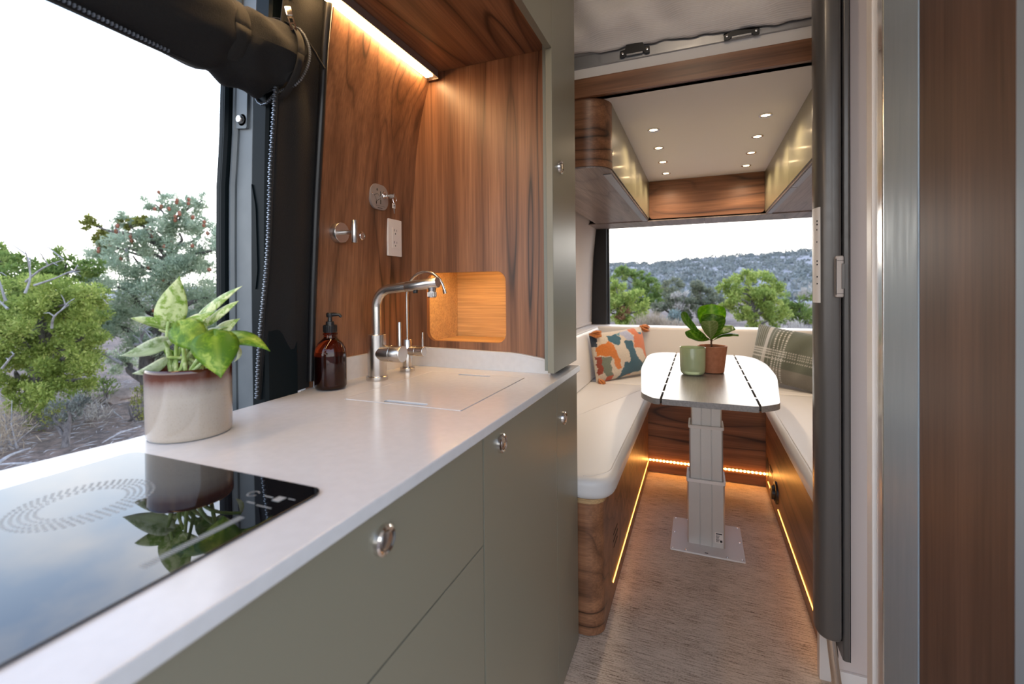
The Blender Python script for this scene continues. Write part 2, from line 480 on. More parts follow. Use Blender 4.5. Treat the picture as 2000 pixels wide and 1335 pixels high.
def gridmesh(name, G, mat, parent=None, thick=0, **k):
    nu, nv = len(G), len(G[0])
    V = [tuple(p) for row in G for p in row]
    Fc = [(i*nv+j, i*nv+j+1, (i+1)*nv+j+1, (i+1)*nv+j) for i in range(nu-1) for j in range(nv-1)]
    o = mesh(name, V, Fc, mat, parent, **k)
    if thick:
        m = o.modifiers.new('thickness', 'SOLIDIFY'); m.thickness = thick; m.offset = 0
    return o
def dup(root, loc, label=None):
    r = root.copy(); COL.objects.link(r); r.location = loc; ORG[r.name] = Vector(loc)
    if label: r['label'] = label
    for ch in list(root.children):
        c = ch.copy(); COL.objects.link(c); c.parent = r
        for g in ch.children:
            d = g.copy(); COL.objects.link(d); d.parent = c
    return r
def struct(o):
    o['kind'] = 'structure'; return o

# ================================================================== THE SETTING
# ---- ground and hill
rng = np.random.RandomState(3)
def ground_z(x, y):
    r = math.hypot(x, y)
    return -.7 + .05*math.sin(x*.9+1)*math.cos(y*.7)*min(1, r/6) + .09*math.sin(x*.31+y*.23)*min(1, r/8)
gx = np.concatenate([-np.geomspace(400, 14, 14), np.linspace(-13, 13, 66), np.geomspace(14, 400, 14)])
gy = np.concatenate([np.array([-300, -120, -50, -20]), np.linspace(-10, 30, 90), np.geomspace(32, 75, 12)])
struct(gridmesh('ground', [[(x, y, ground_z(x, y)) for y in gy] for x in gx], M_SOIL))
def hill_z(x, y):
    ridge = 15.2 + .033*x + .7*math.sin(x*.055) + .4*math.sin(x*.15+1)
    s = (y-60)/190
    if s <= 1: z = -.9 + (ridge+.9)*max(0, s)**1.05
    else: z = ridge-(s-1)*25
    return z + .35*math.sin(x*.2+y*.13)*min(1, max(0, s)*3)*min(1, abs(1-s)*4+.2)
hy = np.linspace(58, 330, 90); hx = np.linspace(-330, 330, 160)
struct(gridmesh('hill', [[(x, y, hill_z(x, y)) for y in hy] for x in hx], M_HILL))

# ---- van floor, roof and shell
struct(box('floor', (-.98, -.75, -.05), (.92, 3.9, 0), M_FLOOR))
struct(box('ceiling', (-.86, 1.897, 1.981), (.86, 3.9, 2.03), M_CEIL))
struct(box('roof', (-1.0, -.75, 2.45), (.95, 3.95, 2.5), M_PANEL))
struct(box('wall_outer_right', (.905, .25, -.05), (.93, 3.95, 2.45), M_PANEL))
struct(box('wall_outer_left', (-1.03, .97, -.05), (-1.0, 3.95, 2.45), M_PANEL))
struct(box('wall_rear_lower', (-.98, 3.78, -.05), (.93, 3.9, .86), M_PANEL))
struct(box('wall_rear_upper', (-.98, 3.88, 1.705), (.93, 3.95, 2.45), M_PANEL))
# curved, fabric-lined side wall of the dining area
prof = [(.5, -.850), (.9, -.846), (1.2, -.838), (1.45, -.826), (1.70, -.80), (1.98, -.72)]
G = []
for i, y in enumerate(np.linspace(1.625, 3.86, 12)):
    G.append([(X, y, z) for z, X in prof])
struct(gridmesh('wall_left', G, M_WALLFAB, thick=.02))
struct(gridmesh('wall_right', [[(-X+.02, y, z) for z, X in prof] for y in np.linspace(1.70, 3.86, 10)], M_WALLFAB, thick=.02))
struct(tube('trim_1', [(-.838, y, .913) for y in np.linspace(2.4, 3.8, 10)], .012, M_WALLFAB))
# dark frame of the open rear doorway
fr = struct(prism('door_2', roundpoly([(-.93, 3.83), (-.705, 3.83), (-.705, 3.93), (-.93, 3.93)], .012, 3), 'z', .84, 1.72, M_BLACK))
box('seal', (-.708, 3.86, .86), (-.690, 3.89, 1.70), M_BLACK, fr, .004)
struct(prism('door_3', roundpoly([(.81, 3.83), (.95, 3.83), (.95, 3.93), (.81, 3.93)], .012, 3), 'z', .84, 1.72, M_BLACK))

# ---- kitchen side wall: curved wood panel following the van side
sp = [(.925, -.967, -.940), (1.16, -.951, -.934), (1.43, -.931, -.921), (1.60, -.914, -.908), (1.70, -.897, -.897), (1.80, -.869, -.878), (1.885, -.841, -.852), (1.915, -.829, -.842)]
sy0 = lambda z: .943-.038*(z-.925)/.96 if z > 1.4 else .943-.003*(z-.925)
G = []
zs = np.linspace(.925, 1.925, 26)
for s in np.linspace(0, 1, 9):
    row = []
    for z in zs:
        x0 = np.interp(z, [p[0] for p in sp], [p[1] for p in sp]); x1 = np.interp(z, [p[0] for p in sp], [p[2] for p in sp])
        y0 = np.interp(z, [.925, 1.43, 1.69, 1.925], [.943, .940, .934, .903])
        row.append((x0+(x1-x0)*s, y0+(1.372-y0)*s, z))
    G.append(row)
n0 = len(G[0])
Gb = [[(p[0]-.018, p[1], p[2]) for p in row] for row in G]
V = [p for row in G for p in row]+[p for row in Gb for p in row]
nu, nv = len(G), n0
Fc = []
for base in (0, nu*nv):
    Fc += [(base+i*nv+j, base+i*nv+j+1, base+(i+1)*nv+j+1, base+(i+1)*nv+j) for i in range(nu-1) for j in range(nv-1)]
o2 = nu*nv
for i in range(nu-1):
    for j in (0, nv-1): Fc.append((i*nv+j, (i+1)*nv+j, o2+(i+1)*nv+j, o2+i*nv+j))
for j in range(nv-1):
    for i in (0, nu-1): Fc.append((i*nv+j, i*nv+j+1, o2+i*nv+j+1, o2+i*nv+j))
struct(mesh('wall_side', V, Fc, M_WOODZ))
# ---- kitchen end wall with a lit cubby
hole = rrect(-.866, -.572, 1.026, 1.257, .032, 7)
wk = struct(prism('wall_kitchen', [(-.955, .925), (-.412, .925), (-.424, 1.945), (-.80, 1.945), (-.845, 1.925), (-.897, 1.72), (-.918, 1.49), (-.940, 1.0)], 'y', 1.36, 1.378, M_WOODZ, holes=[hole]))
cx0, cx1, cz0, cz1, cyb = -.878, -.565, 1.018, 1.266, 1.60
bm = bmesh.new()
for a, b in (((cx0-.008, 1.378, cz0), (cx0, cyb, cz1)), ((cx1, 1.378, cz0), (cx1+.008, cyb, cz1)), ((cx0-.008, cyb, cz0-.008), (cx1+.008, cyb+.008, cz1+.008)),
             ((cx0-.008, 1.378, cz0-.008), (cx1+.008, cyb, cz0)), ((cx0-.008, 1.378, cz1), (cx1+.008, cyb, cz1+.008))):
    bm_box(bm, a, b)
from_bm('cubby_lining', bm, M_BIRCH, wk)
box('cubby_light', (cx0+.03, 1.384, cz1-.006), (cx1-.03, 1.396, cz1-.001), emitter('cubby_led', (1, .60, .22), CUBBY_LED*5), wk)

# ---- door jamb of the sliding side door
jb = struct(thing('door_1', None, None))
def jx(z): return .022*(1.35-z)*-1 if z > 1.35 else -.0
jz = np.linspace(.30, 2.42, 34)
def jamb_strip(name, x0, x1, y, depth, mat, step=0):
    prof_ = []
    V = []; Fc = []
    for z in jz:
        lean = .05*max(0, z-1.1)**2
        k = 0
        if step and 1.47 < z < 1.60: k = step*math.sin((z-1.47)/.13*PI/2)
        elif step and z >= 1.60: k = step
        a, b = x0+lean+k, x1+lean+(k if step else 0)
        r = .006
        V += [(a, y+depth, z), (a, y+r, z), (a+r, y, z), (b-r, y, z), (b, y+r, z), (b, y+depth, z)]
    for i in range(len(jz)-1):
        for k in range(6):
            a, b = i*6+k, i*6+(k+1) % 6
            Fc.append((a, b, b+6, a+6))
    Fc += [tuple(range(6)), tuple(range(len(V)-6, len(V)))]
    return mesh(name, V, Fc, mat, jb)
jamb_strip('outer_flange', -1.108, -1.084, .782, .09, M_JAMB, .008)
jamb_strip('seal_rib', -1.086, -1.071, .776, .06, M_JAMB, .008)
jamb_strip('outer_lip', -1.074, -1.056, .790, .09, M_JAMBG, .008)
jamb_strip('channel', -1.060, -.998, .800, .09, M_JAMBG)
jamb_strip('inner_flange', -1.002, -.950, .795, .09, M_JAMB)
# pressed recess on the inner flange
prism('recess', roundpoly([(-.988, 1.46), (-.975, 1.40), (-.972, 1.25), (-.98, 1.20), (-.989, 1.22)], .01, 4), 'y', .7915, .797, M_JAMB, jb)
# striker bracket with its bolt
prism('bracket', roundpoly([(-1.044, 1.595), (-1.003, 1.590), (-.998, 1.69), (-1.038, 1.69)], .006, 4), 'y', .793, .801, M_JAMBG, jb)
lathe('bolt', [(0, -.010), (.008, -.010), (.010, -.006), (.010, 0), (.014, 0), (.014, .004)], M_STEEL, jb, (-1.018, .793, 1.612), 'y', 16)

# ---- white bathroom partition on the right, with its skirting
struct(box('wall_partition', (.366, 1.652, .0), (.905, 1.672, 2.45), M_BATH))
struct(box('baseboard_right', (.372, 1.640, 0), (.905, 1.652, .044), M_PLASTIC, None, .002))
struct(box('trim_2', (.335, 1.645, 0), (.366, 1.675, 2.45), M_PLASTIC, None, .003))
# wardrobe / door post on the right
struct(box('trim_3', (.3585, 1.028, 0), (.40, 1.192, 2.45), M_ALU, None, .003))
struct(prism('trim_4', roundpoly([(.3580, 1.194), (.3580, 1.239), (.40, 1.239), (.40, 1.194)], [.006, .008, 0, 0], 5), 'z', 0, 2.45, M_ALUB))
struct(box('trim_5', (.352, 1.240, 0), (.392, 1.276, 2.45), M_PLASTIC, None, .004))
struct(box('door_4', (.360, .758, 0), (.395, 1.026, 2.45), M_DARKWOOD, None, .002))
struct(box('trim_6', (.357, .60, 0), (.40, .754, 2.45), M_ALU, None, .003))

# ================================================================== KITCHEN
# ---- worktop
ct = thing('countertop', 'long white solid surface worktop with upstands, running from hob to tall cupboard', 'countertop', (-.66, .6, .92))
co = [(-.374, -.30), (-.374, 1.529), (-.43, 1.529), (-.43, 1.360), (-.945, 1.360), (-.970, .935), (-.952, .85), (-.945, .70), (-.940, .50), (-.960, .30), (-.966, -.30)]
lid_hole = [(-.792, .874), (-.474, .874), (-.474, 1.268), (-.792, 1.268)]
prism('slab', co, 'z', .920, .940, M_WHITE, ct, holes=[lid_hole], bev=.0035)
up = roundpoly([(-.944, .9395), (-.421, .9395), (-.421, .968), (-.437, .985), (-.535, .999), (-.60, 1.0), (-.944, 1.006)], [0, 0, .012, .012, .03, .01, 0], 5)
prism('rear_upstand', up, 'y', 1.346, 1.3595, M_WHITE, ct)
upl = roundpoly([(.948, .9395), (1.346, .9395), (1.346, 1.006), (.985, 1.006), (.952, .99)], [0, 0, 0, .01, .02], 5)
V = []; Fc = []
m = len(upl)
for side in (0, 1):
    for y, z in upl:
        s = (y-.94)/.42
        x = -.952+(.952-.930)*s
        x += -.012 if side == 0 else .002
        V.append((x, y, z))
for i in range(m): Fc.append((i, (i+1) % m, m+(i+1) % m, m+i))
Fc += [tuple(range(m)), tuple(range(m, 2*m))]
mesh('side_upstand', V, Fc, M_WHITE, ct)

# ---- sink bowl under its flush lid
sk = thing('sink', 'steel sink bowl below the flush white lid, coloured black for its inner shade', 'sink', (-.63, 1.07, .78))
bm = bmesh.new()
for a, b in (((-.80, .866, .76), (-.795, 1.276, .918)), ((-.471, .866, .76), (-.466, 1.276, .918)), ((-.80, .866, .76), (-.466, .871, .918)), ((-.80, 1.271, .76), (-.466, 1.276, .918)), ((-.80, .866, .755), (-.466, 1.276, .76))):
    bm_box(bm, a, b)
from_bm('bowl', bm, M_GAP, sk)  # bowl coloured black so the lid slots show shade
lathe('drain', [(0, .004), (.03, .004), (.034, 0)], M_CHROME, sk, (-.63, 1.07, .76))
lid = thing('sink_cover', 'white lid set flush over the sink with two finger slots', 'sink cover', (-.633, 1.07, .925))
s1 = rrect(-.686, -.571, .884, .902, .007, 4); s2 = rrect(-.684, -.578, 1.240, 1.257, .007, 4)
prism('lid', rrect(-.7902, -.4758, .8758, 1.2662, .004, 3), 'z', .9335, .9402, M_WHITE, lid, holes=[s1, s2], bev=.001)

# ---- base cabinets
LAT = {}
def latch(parent, y, z, x=-.385, name='push_latch'):
    if 'ring' not in LAT:
        r = lathe(name, [(.0, .0045), (.0135, .0045), (.0135, .007), (.0165, .0082), (.0195, .006), (.0205, 0)], M_CHROME, parent, (x, y, z), 'x', 28)
        b = lathe('button', [(0, .0085), (.008, .0083), (.0118, .0070), (.0128, .004)], M_STEEL, r, (x, y, z), 'x', 24)
        LAT['ring'] = (r.data, b.data, org(parent)-Vector((x, y, z)))
        return r
    rd, bd, off = LAT['ring']
    d = Vector((x, y, z))+off - org(parent)
    r = bpy.data.objects.new(name, rd); COL.objects.link(r); r.parent = parent; r.location = d; ORG[r.name] = org(parent)+d
    b = bpy.data.objects.new('button', bd); COL.objects.link(b); b.parent = r
    return r
kc = thing('base_cabinet', 'olive green kitchen base unit with two drawers and a door under the worktop', 'cabinet', (-.6, .6, 0))
box('carcass', (-.90, .20, .02), (-.4045, 1.288, .748), M_GAP, kc)
box('carcass', (-.90, .20, .748), (-.815, 1.288, .918), M_GAP, kc)
box('back_rail', (-.4105, .20, .90), (-.4045, 1.288, .918), M_OLIVE_EDGE, kc)
d1 = box('drawer', (-.403, .200, .7105), (-.385, .7945, .9155), M_OLIVE, kc, .0012)
latch(d1, .493, .874)
d2 = box('drawer', (-.403, .200, .02), (-.385, .7945, .7078), M_OLIVE, kc, .0012)
d3 = box('door', (-.403, .7995, .006), (-.385, 1.2875, .9155), M_OLIVE, kc, .0012)
latch(d3, .881, .879)
box('end_post', (-.42, .150, .02), (-.392, .196, .915), M_STEEL, kc, .002, label='brushed steel post at the hob end')
box('end_panel', (-.44, -.25, .02), (-.415, .148, .915), M_WOODZ, kc, .002, label='walnut panel below the hob')

# ---- tall cupboard at the far end
tc_ = thing('tall_cabinet', 'tall olive green cupboard between worktop and dining bench, reaching the roof', 'cabinet', (-.62, 1.45, 0))
box('side', (-.82, 1.510, .01), (-.405, 1.5265, .915), M_OLIVE_EDGE, tc_)
box('side', (-.55, 1.510, .945), (-.405, 1.5265, 2.44), M_OLIVE_EDGE, tc_)
d4 = box('lower_door', (-.403, 1.2895, .006), (-.385, 1.528, .9155), M_OLIVE, tc_, .0012)
latch(d4, 1.357, .806)
d5 = box('upper_door', (-.4035, 1.2660, .957), (-.385, 1.528, 2.44), M_OLIVE, tc_, .0012)
latch(d5, 1.341, 1.561)
box('filler', (-.424, 1.300, .957), (-.4045, 1.36, 2.44), M_OLIVE_EDGE, tc_, .001)

# ---- overhead cabinet with its light bar
oc = thing('overhead_cabinet', 'olive green overhead cupboard with walnut underside above the worktop', 'cabinet', (-.6, .6, 1.93))
box('underside', (-.875, -.40, 1.931), (-.4045, 1.359, 1.949), M_WOODY, oc, .001)
box('carcass', (-.90, -.40, 1.950), (-.4045, 1.359, 2.44), M_OLIVE_EDGE, oc)
box('door', (-.4035, -.40, 1.881), (-.385, 1.2635, 2.44), M_OLIVE, oc, .0012)
lb = thing('light_bar', 'warm white LED bar glowing along the corner above the worktop', 'light', (-.825, .5, 1.925))
prism('housing', [(-.842, 1.9305), (-.804, 1.9305), (-.804, 1.9065), (-.842, 1.9065)], 'y', -.40, 1.345, M_PROFILE, lb)
prism('diffuser', [(-.839, 1.9063), (-.811, 1.9063), (-.813, 1.9025), (-.837, 1.9025)], 'y', -.395, 1.325, M_LEDBAR, lb)
prism('end_cap', [(-.843, 1.9308), (-.803, 1.9308), (-.803, 1.9025), (-.843, 1.9025)], 'y', 1.3455, 1.3485, M_CHROME, lb)

# ---- induction hob
hb = thing('induction_hob', 'black glass induction hob set into the worktop, mirroring the sky', 'hob', (-.65, .2, .94))
prism('glass', rrect(-.851, -.4495, -.06, .4615, .018, 6), 'z', .9405, .9432, M_HOB, hb, bev=.0008)
dots = []; dF = []
def dot_at(x, y, r=.0022, n=6):
    b = len(dots)
    for z in (.9431, .9435):
        for i in range(n):
            dots.append((x+r*math.cos(2*PI*i/n), y+r*math.sin(2*PI*i/n), z))
    dF.append(tuple(b+n+i for i in range(n)))
    for i in range(n): dF.append((b+i, b+(i+1) % n, b+n+(i+1) % n, b+n+i))
for ring in range(5):
    rr = .042+.0065*ring
    N = int(2*PI*rr/.0075)
    for i in range(N):
        a = 2*PI*i/N
        x, y = -.700+rr*math.cos(a), .325+rr*math.sin(a)
        dot_at(x, y, .0019)
mesh('zone_ring', dots, dF, M_PRINT, hb, smooth=False, kind='stuff')
bm = bmesh.new()
for x0, x1, y0, y1 in ((-.507, -.492, .4175, .4190), (-.488, -.476, .412, .424), (-.472, -.461, .4225, .4238), (-.513, -.500, .398, .3995), (-.494, -.470, .396, .3972)):
    bm_box(bm, (x0, y0, .9431), (x1, y1, .9435))
for i in range(14):
    a0, a1 = 2*PI*i/16+.6, 2*PI*(i+1)/16+.6
    q = [bm.verts.new((-.525+r*math.cos(a), .417+r*math.sin(a), .9435)) for r, a in ((.0075, a0), (.0075, a1), (.006, a1), (.006, a0))]
    bm.faces.new(q)
from_bm('control_marks', bm, M_PRINT, hb, smooth=False, kind='stuff')
bm = bmesh.new()
for i in range(38): bm_box(bm, (-.4885, .268+i*.0027, .9431), (-.4790, .2693+i*.0027, .9435))
from_bm('slider_marks', bm, M_PRINT, hb, smooth=False, kind='stuff')

# ---- mixer tap
fx, fy = -.868, 1.095
fa = thing('kitchen_faucet', 'larger brushed steel mixer tap with angled spout and side lever', 'faucet', (fx, fy, .94))
lathe('base_flange', [(0, 0), (.0305, 0), (.031, .002), (.031, .011), (.0295, .0125), (.026, .0125)], M_STEEL, fa, (fx, fy, .94))
lathe('body', [(.026, .011), (.0265, .013), (.0265, .131), (.0255, .132), (.0150, .132)], M_STEEL, fa, (fx, fy, .94), seg=36)
path = [(fx, fy, 1.068), (fx, fy, 1.15)]
for i in range(11):
    a = PI-PI/2*i/10
    path.append((fx+.052+.052*math.cos(a), fy, 1.151+.052*math.sin(a)))
path += [(fx+.07, fy, 1.2050), (fx+.104, fy, 1.2085)]
tube('spout_pipe', path, .0138, M_STEEL, fa, 20)
sh = tube('spray_head', [(fx+.103, fy, 1.2083), (fx+.107, fy, 1.2087), (fx+.205, fy, 1.2197), (fx+.2065, fy, 1.2199)], [.0135, .0148, .0150, .0142], M_STEEL, fa, 24)
lathe('aerator', [(0, 0), (.0115, 0), (.0118, .002), (.0118, .016), (.0105, .017), (.0125, .027)], M_CHROME, sh, (fx+.188, fy, 1.1785), seg=24)
bm = bmesh.new()
for i in range(18):
    a = 2*PI*i/18
    bm_box(bm, (fx+.188+.0118*math.cos(a)-.0007, fy+.0118*math.sin(a)-.0007, 1.181), (fx+.188+.0118*math.cos(a)+.0007, fy+.0118*math.sin(a)+.0007, 1.193))
from_bm('grip_ribs', bm, M_STEEL, sh, smooth=False)
box('spray_switch', (fx+.128, fy-.005, 1.190), (fx+.140, fy+.005, 1.1985), M_BLACK, sh, .002)
lathe('valve_body', [(.0235, .012), (.0235, .052), (.0225, .053)], M_STEEL, fa, (fx, fy, 1.018), 'x', 28)
hd = lathe('handle', [(.0225, .0545), (.0238, .055), (.0238, .088), (.0228, .090), (0, .090)], M_STEEL, fa, (fx, fy, 1.018), 'x', 28)
lathe('lever', [(0, 0), (.0050, 0), (.0050, .068), (.0044, .069), (0, .069)], M_STEEL, hd, (fx+.080, fy, 1.040), seg=16)
# ---- filtered-water tap
gx_, gy_ = -.868, 1.246
ft = thing('filter_tap', 'smaller steel filter tap with a thin swan neck behind the mixer tap', 'faucet', (gx_, gy_, .94))
lathe('base_flange', [(0, 0), (.0235, 0), (.024, .002), (.024, .011), (.0225, .0125), (.015, .0125)], M_STEEL, ft, (gx_, gy_, .94))
lathe('body', [(.0148, .011), (.0155, .013), (.0155, .101), (.0148, .102), (.005, .102)], M_STEEL, ft, (gx_, gy_, .94))
pth = [(gx_, gy_, 1.04), (gx_, gy_, 1.15)]
for i in range(13):
    a = PI-PI*.93*i/12
    pth.append((gx_+.070+.070*math.cos(a), gy_, 1.183+.073*math.sin(a)))
pth.append((gx_+.1445, gy_, 1.196))
tube('neck', pth[:-1], .0047, M_STEEL, ft, 14)
tube('nozzle', [pth[-2], (pth[-2][0]+.003, gy_, pth[-2][2]-.012)], .0062, M_CHROME, ft, 14)
lathe('valve_body', [(.0150, .006), (.0150, .032), (.0142, .033)], M_STEEL, ft, (gx_, gy_, 1.005), 'x')
hd = lathe('handle', [(.0145, .034), (.0156, .0345), (.0156, .062), (.0148, .063), (0, .063)], M_STEEL, ft, (gx_, gy_, 1.005), 'x')
lathe('lever', [(0, 0), (.0036, 0), (.0036, .047), (0, .0475)], M_STEEL, hd, (gx_+.058, gy_, 1.019), seg=12)

# ---- soap bottle
bx, by = -.909, .956
t = MT('amber_glass', (.42, .085, .030), .04, trans=1.0, ior=1.45); t.rough(t.ramp(t.noise(t.coords(), 12), [(0, (.03, .03, .03)), (1, (.05, .05, .05))])); M_AMBER = t.m
t = MT('dark_soap', (.030, .006, .006), .25); t.rough(t.ramp(t.noise(t.coords(), 12), [(0, (.2, .2, .2)), (1, (.3, .3, .3))])); M_SOAP = t.m
sb = thing('soap_bottle', 'dark amber pump bottle standing at the back of the worktop by the wood panel', 'bottle', (bx, by, .94))
lathe('bottle', [(0, .001), (.034, .001), (.0385, .004), (.0405, .010), (.0405, .092), (.0385, .106), (.031, .121), (.022, .130), (.0165, .135), (.0160, .142), (.0185, .143), (.0185, .147), (.0155, .148), (.0155, .158)], M_AMBER, sb, (bx, by, .94), seg=40)
lathe('soap', [(0, .004), (.033, .004), (.0375, .009), (.0385, .014), (.0385, .0885), (0, .0885)], M_SOAP, sb, (bx, by, .94), seg=32)
pm = lathe('pump', [(.0165, .149), (.0168, .150), (.0168, .168), (.016, .169), (.011, .169), (.0105, .178), (.006, .179), (.005, .190), (.0085, .190), (.0095, .193), (.0095, .199), (.0075, .2015), (0, .202)], M_BLACK, sb, (bx, by, .94), seg=24)
tube('nozzle', [(bx, by, 1.1355), (bx+.012, by+.003, 1.1365), (bx+.026, by+.006, 1.136), (bx+.031, by+.0075, 1.130)], [.0058, .0050, .0042, .0036], M_BLACK, pm, 12)
bm = bmesh.new()
for i in range(22):
    a = 2*PI*i/22
    bm_box(bm, (bx+.0168*math.cos(a)-.0007, by+.0168*math.sin(a)-.0007, 1.091), (bx+.0168*math.cos(a)+.0007, by+.0168*math.sin(a)+.0007, 1.107))
from_bm('collar_ribs', bm, M_BLACK, pm, smooth=False)

# ---- pieces fixed to the wood panel
def wallx(y, z):
    x0 = np.interp(z, [p[0] for p in sp], [p[1] for p in sp]); x1 = np.interp(z, [p[0] for p in sp], [p[2] for p in sp])
    return float(x0+(x1-x0)*(y-.94)/.43)
hk = thing('wall_hook', 'brushed steel T-shaped hook on a round rose on the wood panel', 'hook', (wallx(1.014, 1.36), 1.014, 1.36))
hx0 = wallx(1.014, 1.36)
lathe('rose', [(.0285, -.001), (.0285, .0165), (.0275, .018), (0, .018)], M_STEEL, hk, (hx0, 1.014, 1.36), 'x', 32)
lathe('stem', [(.0062, .017), (.0062, .058)], M_STEEL, hk, (hx0, 1.014, 1.36), 'x', 16)
lathe('crossbar', [(0, -.031), (.0075, -.031), (.0080, -.030), (.0080, .030), (.0075, .031), (0, .031)], M_STEEL, hk, (hx0+.060, 1.014, 1.361), 'z', 18)
xb = wallx(1.112, 1.362)
wb = thing('wall_button', 'tiny round steel press latch on the wood panel beside the hook', 'latch', (xb, 1.112, 1.362))
lathe('ring', [(.0125, -.001), (.0125, .003), (.011, .0045), (.009, .0040), (.009, .001)], M_CHROME, wb, (xb, 1.112, 1.362), 'x', 20)
lathe('button', [(.0085, .0005), (.0085, .003), (0, .0034)], M_STEEL, wb, (xb, 1.112, 1.362), 'x', 20)
# outlet
oy, oz = 1.262, 1.370
xo = wallx(oy, oz)
ou = thing('wall_outlet', 'white double power outlet on the wood panel', 'outlet', (xo, oy, oz))
prism('plate', rrect(oy-.036, oy+.036, oz-.060, oz+.060, .003, 3), 'x', xo-.002, xo+.0055, M_PLASTIC, ou, bev=.0015)
prism('insert', rrect(oy-.017, oy+.017, oz-.034, oz+.034, .002, 3), 'x', xo+.0055, xo+.0068, M_PLASTIC, ou, bev=.0004)
for s in (-1, 1):
    bm = bmesh.new(); c = oz+s*.0195
    bm_box(bm, (xo+.0066, oy-.0085, c+.001), (xo+.0071, oy-.0060, c+.0085)); bm_box(bm, (xo+.0066, oy+.0055, c+.001), (xo+.0071, oy+.0070, c+.0075))
    bm_box(bm, (xo+.0066, oy-.0025, c-.0085), (xo+.0071, oy+.0015, c-.0045))
    from_bm('socket', bm, M_BLACK, ou, smooth=False)
# control plate with key
py_, pz_ = 1.178, 1.487
xp = wallx(py_, pz_)
t = MT('grey_plate', (.33, .29, .27), .4, .4); t.rough(t.noise(t.coords(), 30)); M_PLATE = t.m
cp = thing('key_switch_plate', 'rounded grey metal control plate with a key in its lock', 'switch', (xp, py_, pz_))
prism('plate', rrect(py_-.043, py_+.043, pz_-.038, pz_+.040, .030, 8), 'x', xp-.003, xp+.0045, M_PLATE, cp, bev=.001)
bm = bmesh.new()
def mark(y0, y1, z0, z1): bm_box(bm, (xp+.0044, py_+y0, pz_+z0), (xp+.0048, py_+y1, pz_+z1))
mark(-.014, -.011, .018, .026); mark(-.0165, -.0085, .0215, .0225); mark(.003, .006, .004, .019); mark(.003, .006, -.020, -.006)
mark(-.0175, -.0145, -.022, -.013); mark(-.020, .024, -.0268, -.0262); mark(-.010, .012, -.0335, -.0318); mark(.019, .0205, .017, .023)
for (ya, za), (yb, zb) in (((-.026, .004), (-.014, -.012)), ((-.014, -.012), (.006, -.002)), ((.006, -.002), (-.010, .010)), ((-.010, .010), (-.026, .004))):
    d_ = Vector((0, yb-ya, zb-za)); nn = Vector((0, -d_.z, d_.y)).normalized()*.0006
    A = Vector((xp+.0048, py_+ya, pz_+za)); B = Vector((xp+.0048, py_+yb, pz_+zb))
    bm.faces.new([bm.verts.new(p) for p in (A+nn, B+nn, B-nn, A-nn)])
from_bm('printed_marks', bm, M_GAP, cp, smooth=False)
for yy in (-.036, .035): lathe('screw', [(.003, 0), (.003, .0012), (0, .002)], M_CHROME, cp, (xp+.0045, py_+yy, pz_+.006), 'x', 12)
lk = lathe('lock', [(.0105, 0), (.0105, .003), (.009, .0045), (.007, .0045), (.0065, .002), (0, .002)], M_CHROME, cp, (xp+.0045, py_+.020, pz_+.010), 'x', 20)
ky = box('key', (xp+.006, py_+.019, pz_+.004), (xp+.034, py_+.021, pz_+.010), M_CHROME, cp, .0006)
prism('key_head', [(py_+.0195+.008*math.cos(a)*.3, pz_+.005+.008*math.sin(a)) for a in np.linspace(0, 2*PI, 17)[:-1]], 'x', xp+.028, xp+.044, M_CHROME, ky)
tube('key_ring', [(xp+.041+.004*math.cos(a), py_+.026+.003*math.cos(a), pz_-.006+.011*math.sin(a)) for a in np.linspace(0, 2*PI, 17)], .0008, M_CHROME, ky, 6)
tg = box('key_tag', (xp+.034, py_+.022, pz_-.032), (xp+.037, py_+.036, pz_-.017), M_PLASTIC, cp, .0012)
bm = bmesh.new(); bm_box(bm, (xp+.0369, py_+.025, pz_-.028), (xp+.0373, py_+.033, pz_-.0265)); bm_box(bm, (xp+.0369, py_+.025, pz_-.024), (xp+.0373, py_+.033, pz_-.022))
from_bm('tag_print', bm, M_GAP, tg, smooth=False)
tube('spare_key', [(xp+.036, py_+.029, pz_-.033), (xp+.036, py_+.030, pz_-.048)], [.0022, .0012], M_STEEL, cp, 6)
# ---- rolled-up bug screen along the top of the side door
rx, rz = -.925, 1.737
rs_ = thing('rolled_screen', 'black fabric bug screen rolled up along the top of the side doorway', 'screen', (rx, .4, rz))
G = []
ys = np.concatenate([np.linspace(-.40, .60, 26), np.linspace(.62, .80, 16)])
for y in ys:
    row = []
    pin = .010*math.exp(-((y-.672)/.02)**2)
    sag = .006*math.sin(y*7)
    flare = .010*max(0, (y-.70)/.1)
    for k in range(37):
        a = 2*PI*k/36
        r = .080-pin+flare*(.6+.4*math.sin(a))+.0028*math.sin(3*a+y*9)+.0022*math.sin(7*a-y*23)+(.004*math.sin(5*a+y*60) if y > .68 else 0)
        row.append((rx+r*math.cos(a)*.96, y+(.018*math.sin(a)+.012*math.cos(2*a)) * max(0, (y-.6)/.2), rz+r*math.sin(a)*1.04+sag))
    G.append(row)
gridmesh('roll', G, M_BLACKFAB, rs_)
endr = G[-1]
cxx = Vector((rx, .775, rz))
R1 = [[tuple(Vector(p).lerp(cxx, s)+Vector((0, -.03*math.sin(s*PI)+.012*math.sin(a_*.9+s*5), 0))) for a_, p in enumerate(endr)] for s in np.linspace(0, 1, 7)]
gridmesh('roll_end', R1, M_BLACKFAB, rs_)
def band(name, y, w, r, mat, par, a0=0, a1=2*PI, wob=0):
    G = []
    for k in range(41):
        a = a0+(a1-a0)*k/40
        G.append([(rx+(r)*math.cos(a)*.96, y+j*w+wob*math.sin(a*2), rz+(r)*math.sin(a)*1.04) for j in (0, .33, .66, 1)])
    return gridmesh(name, G, mat, par, thick=.0015)
band('strap', .655, .034, .0745, M_STRAP, rs_)
